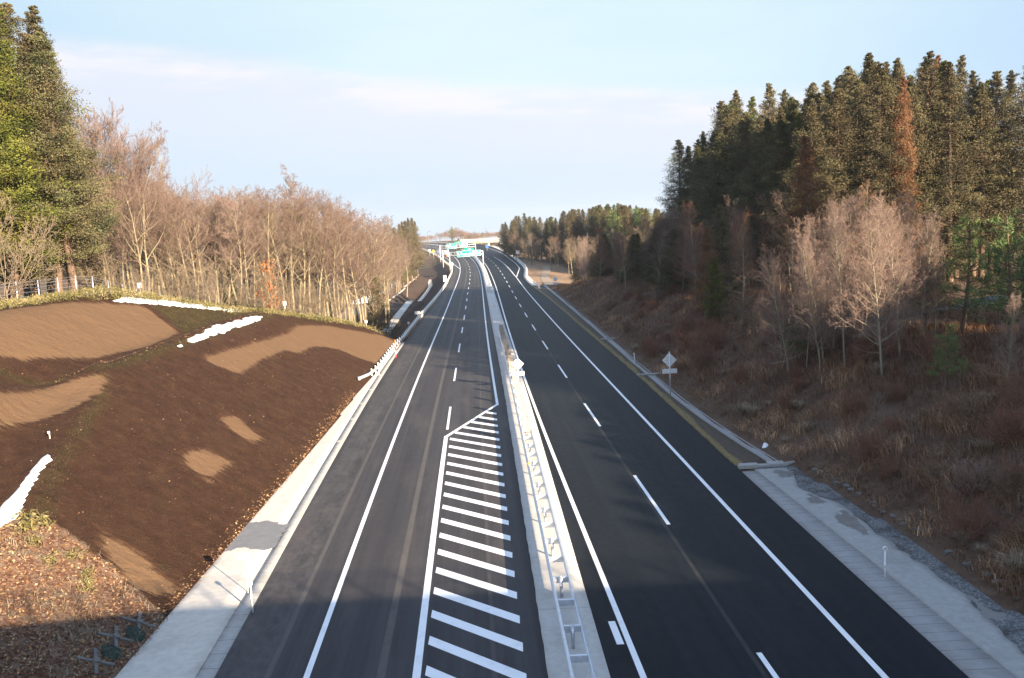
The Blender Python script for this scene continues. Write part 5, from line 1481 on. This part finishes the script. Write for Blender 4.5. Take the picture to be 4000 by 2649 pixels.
def snow_pole(x, y, z, h, label):
    r = empty('snow_pole', (x, y, z)); tag(r, label, 'snow pole')
    for k in range(5):
        b = MB(); b.tube([(0, 0, h * k / 5), (0, 0, h * (k + 1) / 5)], .055, 10)
        b.build('band', (M_RED, M_WHITE, M_RED, M_WHITE, M_ORANGE2)[k], r, True)
snow_pole(-13.05, 97.6, -.38, 2.05, 'red and white striped snow pole with an orange top at the left guardrail')
# distant yellow diamond and an orange-white crash cushion at the ramp nose
def diamond_front(x, y, z, h, s, label):
    r = empty('warning_sign', (x, y, z)); tag(r, label, 'road sign')
    MB().tube([(0, 0, -.3), (0, 0, h)], .05, 8).build('post', M_GALV, r, True)
    b = MB(); b.add([(-s, -.06, h), (0, -.06, h - s), (s, -.06, h), (0, -.06, h + s), (-s, -.035, h), (0, -.035, h - s), (s, -.035, h), (0, -.035, h + s)], [(0, 1, 2, 3), (7, 6, 5, 4), (0, 4, 5, 1), (1, 5, 6, 2), (2, 6, 7, 3), (3, 7, 4, 0)])
    b.build('plate', M_YELLOW, r)
diamond_front(-36.8, 440, -1.6, 4.0, .8, 'distant yellow diamond sign beside the frontage road on the left')
diamond_front(-21.5, 640, -2.2, 4.6, 1.0, 'distant yellow sign before the dark opening under the bridge')
r = empty('crash_cushion', (-30.5, 449, zr(449))); tag(r, 'orange and white crash cushion at the nose of the left ramp', 'crash cushion')
for k in range(3):
    b = MB(); b.tube([(k * .3 - .3, k * .9, 0), (k * .3 - .3, k * .9, 1.1 + .25 * k)], .42, 14); b.build('drum', (M_ORANGE2, M_WHITE, M_YELLOW)[k], r, True)

# ---- overhead sign gantries
def letters(txt, x, z, size, parent, y=-.075, mat=None, name='lettering', ax='CENTER'):
    c = bpy.data.curves.new(name, 'FONT'); c.body = txt; c.size = size; c.align_x = ax; c.align_y = 'CENTER'; c.extrude = .004
    c.materials.append(mat or M_WHITE)
    o = bpy.data.objects.new(name, c); COL.objects.link(o); o.parent = parent
    bpy.context.view_layer.update()
    me = bpy.data.meshes.new_from_object(o); bpy.data.objects.remove(o)
    o = link(name, me, parent)
    o.location = (x, y, z); o.rotation_euler = (math.pi / 2, 0, 0)
    return o
def gantry(y, xl, xr, z0, ztop, boards, small, label):
    r = empty('sign_gantry', (xl, y, z0)); tag(r, label, 'sign gantry', 'overhead sign gantries')
    for x, zb in ((xl, 0), (xr, .25)):
        MB().tube([(x - xl, 0, zb - .4), (x - xl, 0, ztop - z0)], .17, 12).build('post', M_GALVW, r, True)
    for zz in (ztop - z0 - .15, ztop - z0 - 1.25):
        MB().tube([(0, 0, zz), (xr - xl, 0, zz)], .12, 10).build('crossbar', M_GALVW, r, True)
    st = MB()
    for k in range(9):
        a = (k + .5) * (xr - xl) / 9; st.tube([(a, 0, ztop - z0 - .15), (a, 0, ztop - z0 - 1.25)], .05, 6)
    st.build('strut', M_GALVW, r)
    for i, (xa, xb, za, zb) in enumerate(boards):
        b = MB(); b.box(((xa + xb) / 2 - xl, -.22, (za + zb) / 2 - z0), (xb - xa, .08, zb - za)); bo = b.build('sign_board', M_GREEN, r)
        cx0, cz0, w, h = (xa + xb) / 2 - xl, (za + zb) / 2 - z0, xb - xa, zb - za
        fr = MB()
        for s in (-1, 1):
            fr.box((cx0 + s * (w / 2 - .07), -.265, cz0), (.05, .01, h - .1)); fr.box((cx0, -.265, cz0 + s * (h / 2 - .07)), (w - .16, .01, .05))
        fr.build('border', M_WHITE, bo)
        ar = MB()
        if i == 0:
            ax_ = Matrix.Rotation(rad(-32), 3, 'Y')
            px = cx0 - w / 2 + .55
        else:
            ax_ = Matrix.Identity(3); px = cx0 + w / 2 - .5
        def pt(a, b_): v = ax_ @ Vector((a, 0, b_)); return (px + v.x, -.275, cz0 + v.z)
        ar.add([pt(-.11, -.75), pt(.11, -.75), pt(.11, .25), pt(-.11, .25)], [(0, 1, 2, 3)])
        ar.add([pt(-.33, .25), pt(.33, .25), pt(0, .8)], [(0, 1, 2)])
        ar.build('arrow', M_WHITE, bo)
        if i == 0:
            MB().tube([(cx0 - w / 2 + 1.5, -.262, cz0 + .52), (cx0 - w / 2 + 1.5, -.272, cz0 + .52)], .30, 18).build('roundel', M_WHITE, bo)
            letters('十和田', cx0 + .02, cz0 - .25, .78, bo, -.27); letters('三沢', cx0 + 1.55, cz0 - .25, .78, bo, -.27)
            letters('Towada', cx0 + .02, cz0 - .80, .36, bo, -.27); letters('Misawa', cx0 + 1.5, cz0 - .80, .36, bo, -.27)
        else:
            MB().box((cx0 - .25, -.268, cz0 + .55), (w * .42, .012, .72)).build('white_panel', M_WHITE, bo)
            letters('青森', cx0 - .95, cz0 - .25, .78, bo, -.27); letters('七戸', cx0 + .65, cz0 - .25, .78, bo, -.27)
            letters('Aomori', cx0 - .95, cz0 - .80, .36, bo, -.27); letters('Shichinohe', cx0 + .65, cz0 - .80, .34, bo, -.27)
    xa, xb, za, zb = small
    b = MB(); b.box(((xa + xb) / 2 - xl, -.22, (za + zb) / 2 - z0), (xb - xa, .08, zb - za)); bo = b.build('sign_board', M_GREEN, r)
    letters('上北', (xa + xb) / 2 - xl, (za + zb) / 2 - z0, .62, bo, -.27)
gantry(317, -20.9, -8.9, -1.95, 4.95, [(-18.15, -13.5, 3.0, 5.15), (-13.45, -9.5, 3.15, 5.25)], (-15.4, -12.1, 5.27, 6.0), 'nearer overhead gantry with green direction boards over the left carriageway')
gantry(400, -30.4, -14.4, -1.5, 5.75, [(-27.25, -22.9, 4.15, 6.3), (-21.45, -17.8, 4.35, 6.35)], (-23.75, -20.6, 6.35, 7.05), 'farther overhead gantry with green direction boards, seen over the nearer one')
for x, y, lab in ((-24.5, 334, 'tall white sign mast between the two gantries on the left verge'),):
    r = empty('sign_mast', (x, y, zr(y) - .3)); tag(r, lab, 'mast')
    MB().tube([(0, 0, -.3), (0, 0, 7.4)], .15, 10).build('post', M_GALVW, r, True)
    MB().tube([(0, 0, 7.2), (2.4, 0, 7.4)], .09, 8).build('arm', M_GALVW, r, True)
    b = MB(); b.box((1.6, -.1, 6.7), (1.3, .08, 1.0)); b.build('plate', M_WHITE, r)

# ---- far bridge and lamps
def far_bridge():
    y = 650; r = empty('road_bridge', (-34, y, 2.6)); tag(r, 'distant concrete road bridge with a pale parapet crossing behind the gantries', 'bridge')
    MB().box((14.5, 4, -.35), (33, 8.6, .7)).build('deck', M_APRON, r)
    for yy in (-.15, 8.15): MB().box((14.5, yy, .85), (33, .3, 1.68)).build('parapet', M_PARAPET, r)
    for yy in (1.0, 4.0, 7.0): MB().box((15.5, yy, -1.15), (27, .5, .88)).build('girder', M_PARAPET, r)
    for xx in (-.8, 30.2): MB().box((xx, 4, -2.6), (2.4, 8.4, 3.7)).build('abutment', M_APRON, r)
    MB().box((20.5, 4, -3.8), (1.2, 7, 4.4)).build('pier', M_APRON, r)
far_bridge()
def lamp(x, y, z, h, arm, label):
    r = empty('street_lamp', (x, y, z)); tag(r, label, 'street lamp', 'distant street lamps')
    MB().tube([(0, 0, -.3), (0, 0, h * .6), (0, 0, h)], [.12, .10, .07], 10).build('pole', M_DARK, r, True)
    MB().tube([(0, 0, h - .1), (arm * .5, 0, h + .12), (arm, 0, h + .15)], .05, 8).build('arm', M_DARK, r, True)
    MB().ball((arm, 0, h + .12), .32, 0, (1.5, .7, .4)).build('lamp_head', M_DARK, r, True)
lamp(-14.6, 661, 2.6, 8.4, -1.2, 'distant street lamp on the bridge in front of the skyline wood')
lamp(-49.5, 556, .6, 11.0, 1.4, 'distant street lamp at the left of the far curve')
lamp(-34.3, 430, -1.4, 11.5, 1.4, 'street lamp at the left ramp, left of the nearer gantry')
lamp(8.8, 330, -2.4, 9.5, -1.2, 'street lamp beyond the right ramp guardrail against the cedar wood')

# ---- wire fence along the crest of the left hill
def fence():
    P = [(-34.4 - .03 * (y - 56), y) for y in np.arange(53, 113, 3.05)]
    r = empty('wire_fence', (P[0][0], P[0][1], float(terrain(*P[0])))); tag(r, 'grey post and wire fence along the crest in front of the left cedars', 'fence')
    o0 = Vector(r.location)
    pm = MB(); pm.tube([(0, 0, -.3), (0, 0, 1.62)], .045, 8); pme = pm.mesh('post', M_GALV, True)
    tops = []
    for x, y in P:
        o = link('post', pme, r); z = float(terrain(x, y)); o.location = Vector((x, y, z)) - o0; tops.append(Vector((x, y, z)) - o0)
    w = MB()
    for h in (.2, .5, .8, 1.1, 1.35, 1.55): w.tube([t + Vector((.06, 0, h)) for t in tops], .009, 4)
    w.build('wire', M_GALV, r)
fence()

# ---- stones along the toe of the right bank, concrete grid pieces on the left slope
M_STONE = concrete('old_stone', (.15, .145, .135), 0, .5)
def stone_mesh(seed, s=(.42, .26, .22)):
    b = MB(); b.box((0, 0, 0), s); me = b.mesh('stone', M_STONE)
    bm = bmesh.new(); bm.from_mesh(me); bmesh.ops.subdivide_edges(bm, edges=bm.edges, cuts=2, use_grid_fill=True)
    R = random.Random(seed)
    for v in bm.verts:
        k = 1 - .22 * (v.co.length / .3) ** 2
        v.co = Vector((v.co.x * k + R.uniform(-.02, .02), v.co.y * k + R.uniform(-.02, .02), v.co.z * k + R.uniform(-.02, .02)))
    bm.to_mesh(me); bm.free(); return me
STONE = [stone_mesh(i) for i in range(4)]
R3 = random.Random(8)
ys_ = [24.5 + i * .62 + R3.uniform(-.15, .15) for i in range(34)]
for i, y in enumerate(ys_):
    if R3.random() < .2: continue
    x = float(TOER(y)) + .42 + R3.uniform(-.12, .12); s = R3.uniform(.5, .95)
    o = link('edge_stone', STONE[i % 4]); o.location = (x, y, float(terrain(x, y)) + .02); o.scale = (s, s * 1.2, s * .8); o.rotation_euler = (R3.uniform(-.2, .2), R3.uniform(-.2, .2), R3.uniform(0, 3))
    tag(o, 'broken grey edging stone in the row between the gravel and the right bank', 'stone', 'edging stones along the right bank')
for x, y, rz, lab in ((-13.9, 26.9, .5, 'cross-shaped concrete grid piece in the left slope, nearest the bottom edge'), (-13.95, 28.5, .45, 'cross-shaped concrete grid piece in the left slope, the middle one of three'),
                      (-13.75, 29.9, .4, 'cross-shaped concrete grid piece in the left slope, the upper one near the sunlit leaves')):
    r = empty('slope_grid', (x, y, float(terrain(x, y)) + .04), 0); tag(r, lab, 'concrete grid', 'concrete grid pieces in the left slope')
    n_ = Vector((1 / 1.5, 0, 1)).normalized(); q = n_.to_track_quat('Z', 'Y') @ Matrix.Rotation(rz, 3, 'Z').to_quaternion()
    r.rotation_mode = 'QUATERNION'; r.rotation_quaternion = q
    MB().tube([(0, 0, -.05), (0, 0, .10)], .12, 12).build('hub', M_STONE, r)
    for k in range(4):
        a = k * math.pi / 2; b = MB(); b.box((math.cos(a) * .36, math.sin(a) * .36, -.01), (.50, .11, .10), rz=a); b.build('arm', M_STONE, r)
R4 = np.random.default_rng(3)
tarp = plain('green_sheet', (.006, .020, .010), .7, 0, .3, 8)
for x, y, lab in ((-13.75, 27.7, 'crumpled dark green sheet between the lower two concrete grid pieces'), (-13.6, 29.2, 'crumpled dark green sheet between the upper two concrete grid pieces')):
    X, Y = np.meshgrid(np.linspace(-.3, .3, 14), np.linspace(-.36, .36, 14)); rr = np.hypot(X / .3, Y / .36)
    Zt = terrain(X + x, Y + y) + .06 + .09 * R4.random(X.shape) * (rr < 1) - .15 * (rr > 1.05)
    J = np.arange(196).reshape(14, 14); F = np.stack([J[:-1, :-1], J[:-1, 1:], J[1:, 1:], J[1:, :-1]], -1).reshape(-1, 4)
    tag(link('green_sheet', fast_mesh('green_sheet', np.stack([X.ravel() + x, Y.ravel() + y, Zt.ravel()], 1), F, tarp, smooth=True)), lab, 'sheet')

# ---- side road on the terrace behind the right trees
def draped(name, pts, w, mat, dz):
    mb = MB(); vs = []
    for i, (x, y) in enumerate(pts):
        a, b = pts[max(i - 1, 0)], pts[min(i + 1, len(pts) - 1)]
        t = Vector((b[0] - a[0], b[1] - a[1])).normalized(); n = Vector((-t.y, t.x)) * w / 2
        zz = max(float(terrain(x + n.x * k, y + n.y * k)) for k in (-1, -.5, 0, .5, 1)) + dz
        vs += [(x + n.x, y + n.y, zz), (x - n.x, y - n.y, zz)]
    mb.add(vs, [(2 * i, 2 * i + 1, 2 * i + 3, 2 * i + 2) for i in range(len(pts) - 1)])
    o = mb.build(name, mat); o['kind'] = 'structure'; return o
draped('side_road', [(24.5 + i * 1.5, 69 + i * .35) for i in range(18)], 3.4, plain('side_road_asphalt', (.10, .10, .105), .8, 0, .2, 3), .08)
draped('frontage_road', [(float(ELs(y)) - 17.5 - .02 * (y - 200), y) for y in np.arange(165, 470, 6)], 4.2, plain('frontage_asphalt', (.16, .14, .12), .9, 0, .2, 1), .08)
draped('path', [(float(ERs(y)) + 5.0 + .035 * (y - 225), y) for y in np.arange(222, 330, 4)], 2.6, plain('path_gravel', (.27, .205, .14), .9, 0, .25, 2), .06)
# kerb lines of the frontage road verge
def draped_kerb(name, pts, label):
    path = [(x, y, float(terrain(x, y)) + .02) for x, y in pts]
    o = MB().sweep(path, [(-.16, -.1), (.16, -.1), (.16, .22), (-.16, .22)][::-1]).build(name, M_APRON); tag(o, label, 'kerb')
draped_kerb('verge_kerb', [(float(ELs(y)) - 13.2 - (1.6 if y < 205 else 0), y) for y in np.arange(196, 262, 3)], 'pale concrete kerb along the top of the shaded ditch slope')
draped_kerb('verge_kerb', [(float(ELs(y)) - 14.0 + .012 * (y - 266), y) for y in np.arange(266, 350, 4)], 'pale concrete kerb beside the frontage road past the channel bend')

# ---- the overpass the picture is taken from: its deck throws the shade across the bottom of the road
def overpass():
    r = empty('overpass', (0, -5, 12.2)); tag(r, 'concrete overpass with steel railings crossing above the expressway', 'bridge')
    MB().box((0, 0, -.55), (110, 8.4, 1.1)).build('deck', M_PARAPET, r)
    for y in (-4.05, 4.05):
        MB().box((0, y, .12), (110, .35, .24)).build('parapet', M_PARAPET, r)
        b = MB()
        for k in range(55): b.box((-54 + k * 2, y, .72), (.08, .08, .96))
        for h in (.55, .85, 1.18): b.box((0, y, h), (110, .05, .06))
        b.build('railing', M_GALV, r)
    for x in (-22, 1.4, 24): MB().box((x, 0, -6.65), (1.3, 6.5, 11.1)).build('pier', M_PARAPET, r)
overpass()

# ------------------------------------------------------------------ faint winter haze in the air
hz = MB().box((0, 850, -5), (7000, 5000, 150))
hm = bpy.data.materials.new('winter_haze'); hm.use_nodes = True
hn = hm.node_tree.nodes; hn.clear()
ho = hn.new('ShaderNodeOutputMaterial'); hv = hn.new('ShaderNodeVolumePrincipled')
hv.inputs['Color'].default_value = (.86, .92, 1.0, 1); hv.inputs['Density'].default_value = .00013; hv.inputs['Anisotropy'].default_value = .2
hm.node_tree.links.new(hv.outputs[0], ho.inputs['Volume'])
tag(hz.build('haze', hm), 'faint pale winter haze over the whole valley', 'haze', kind='stuff')
sc.cycles.volume_bounces = 0
sc.cycles.volume_max_steps = 64
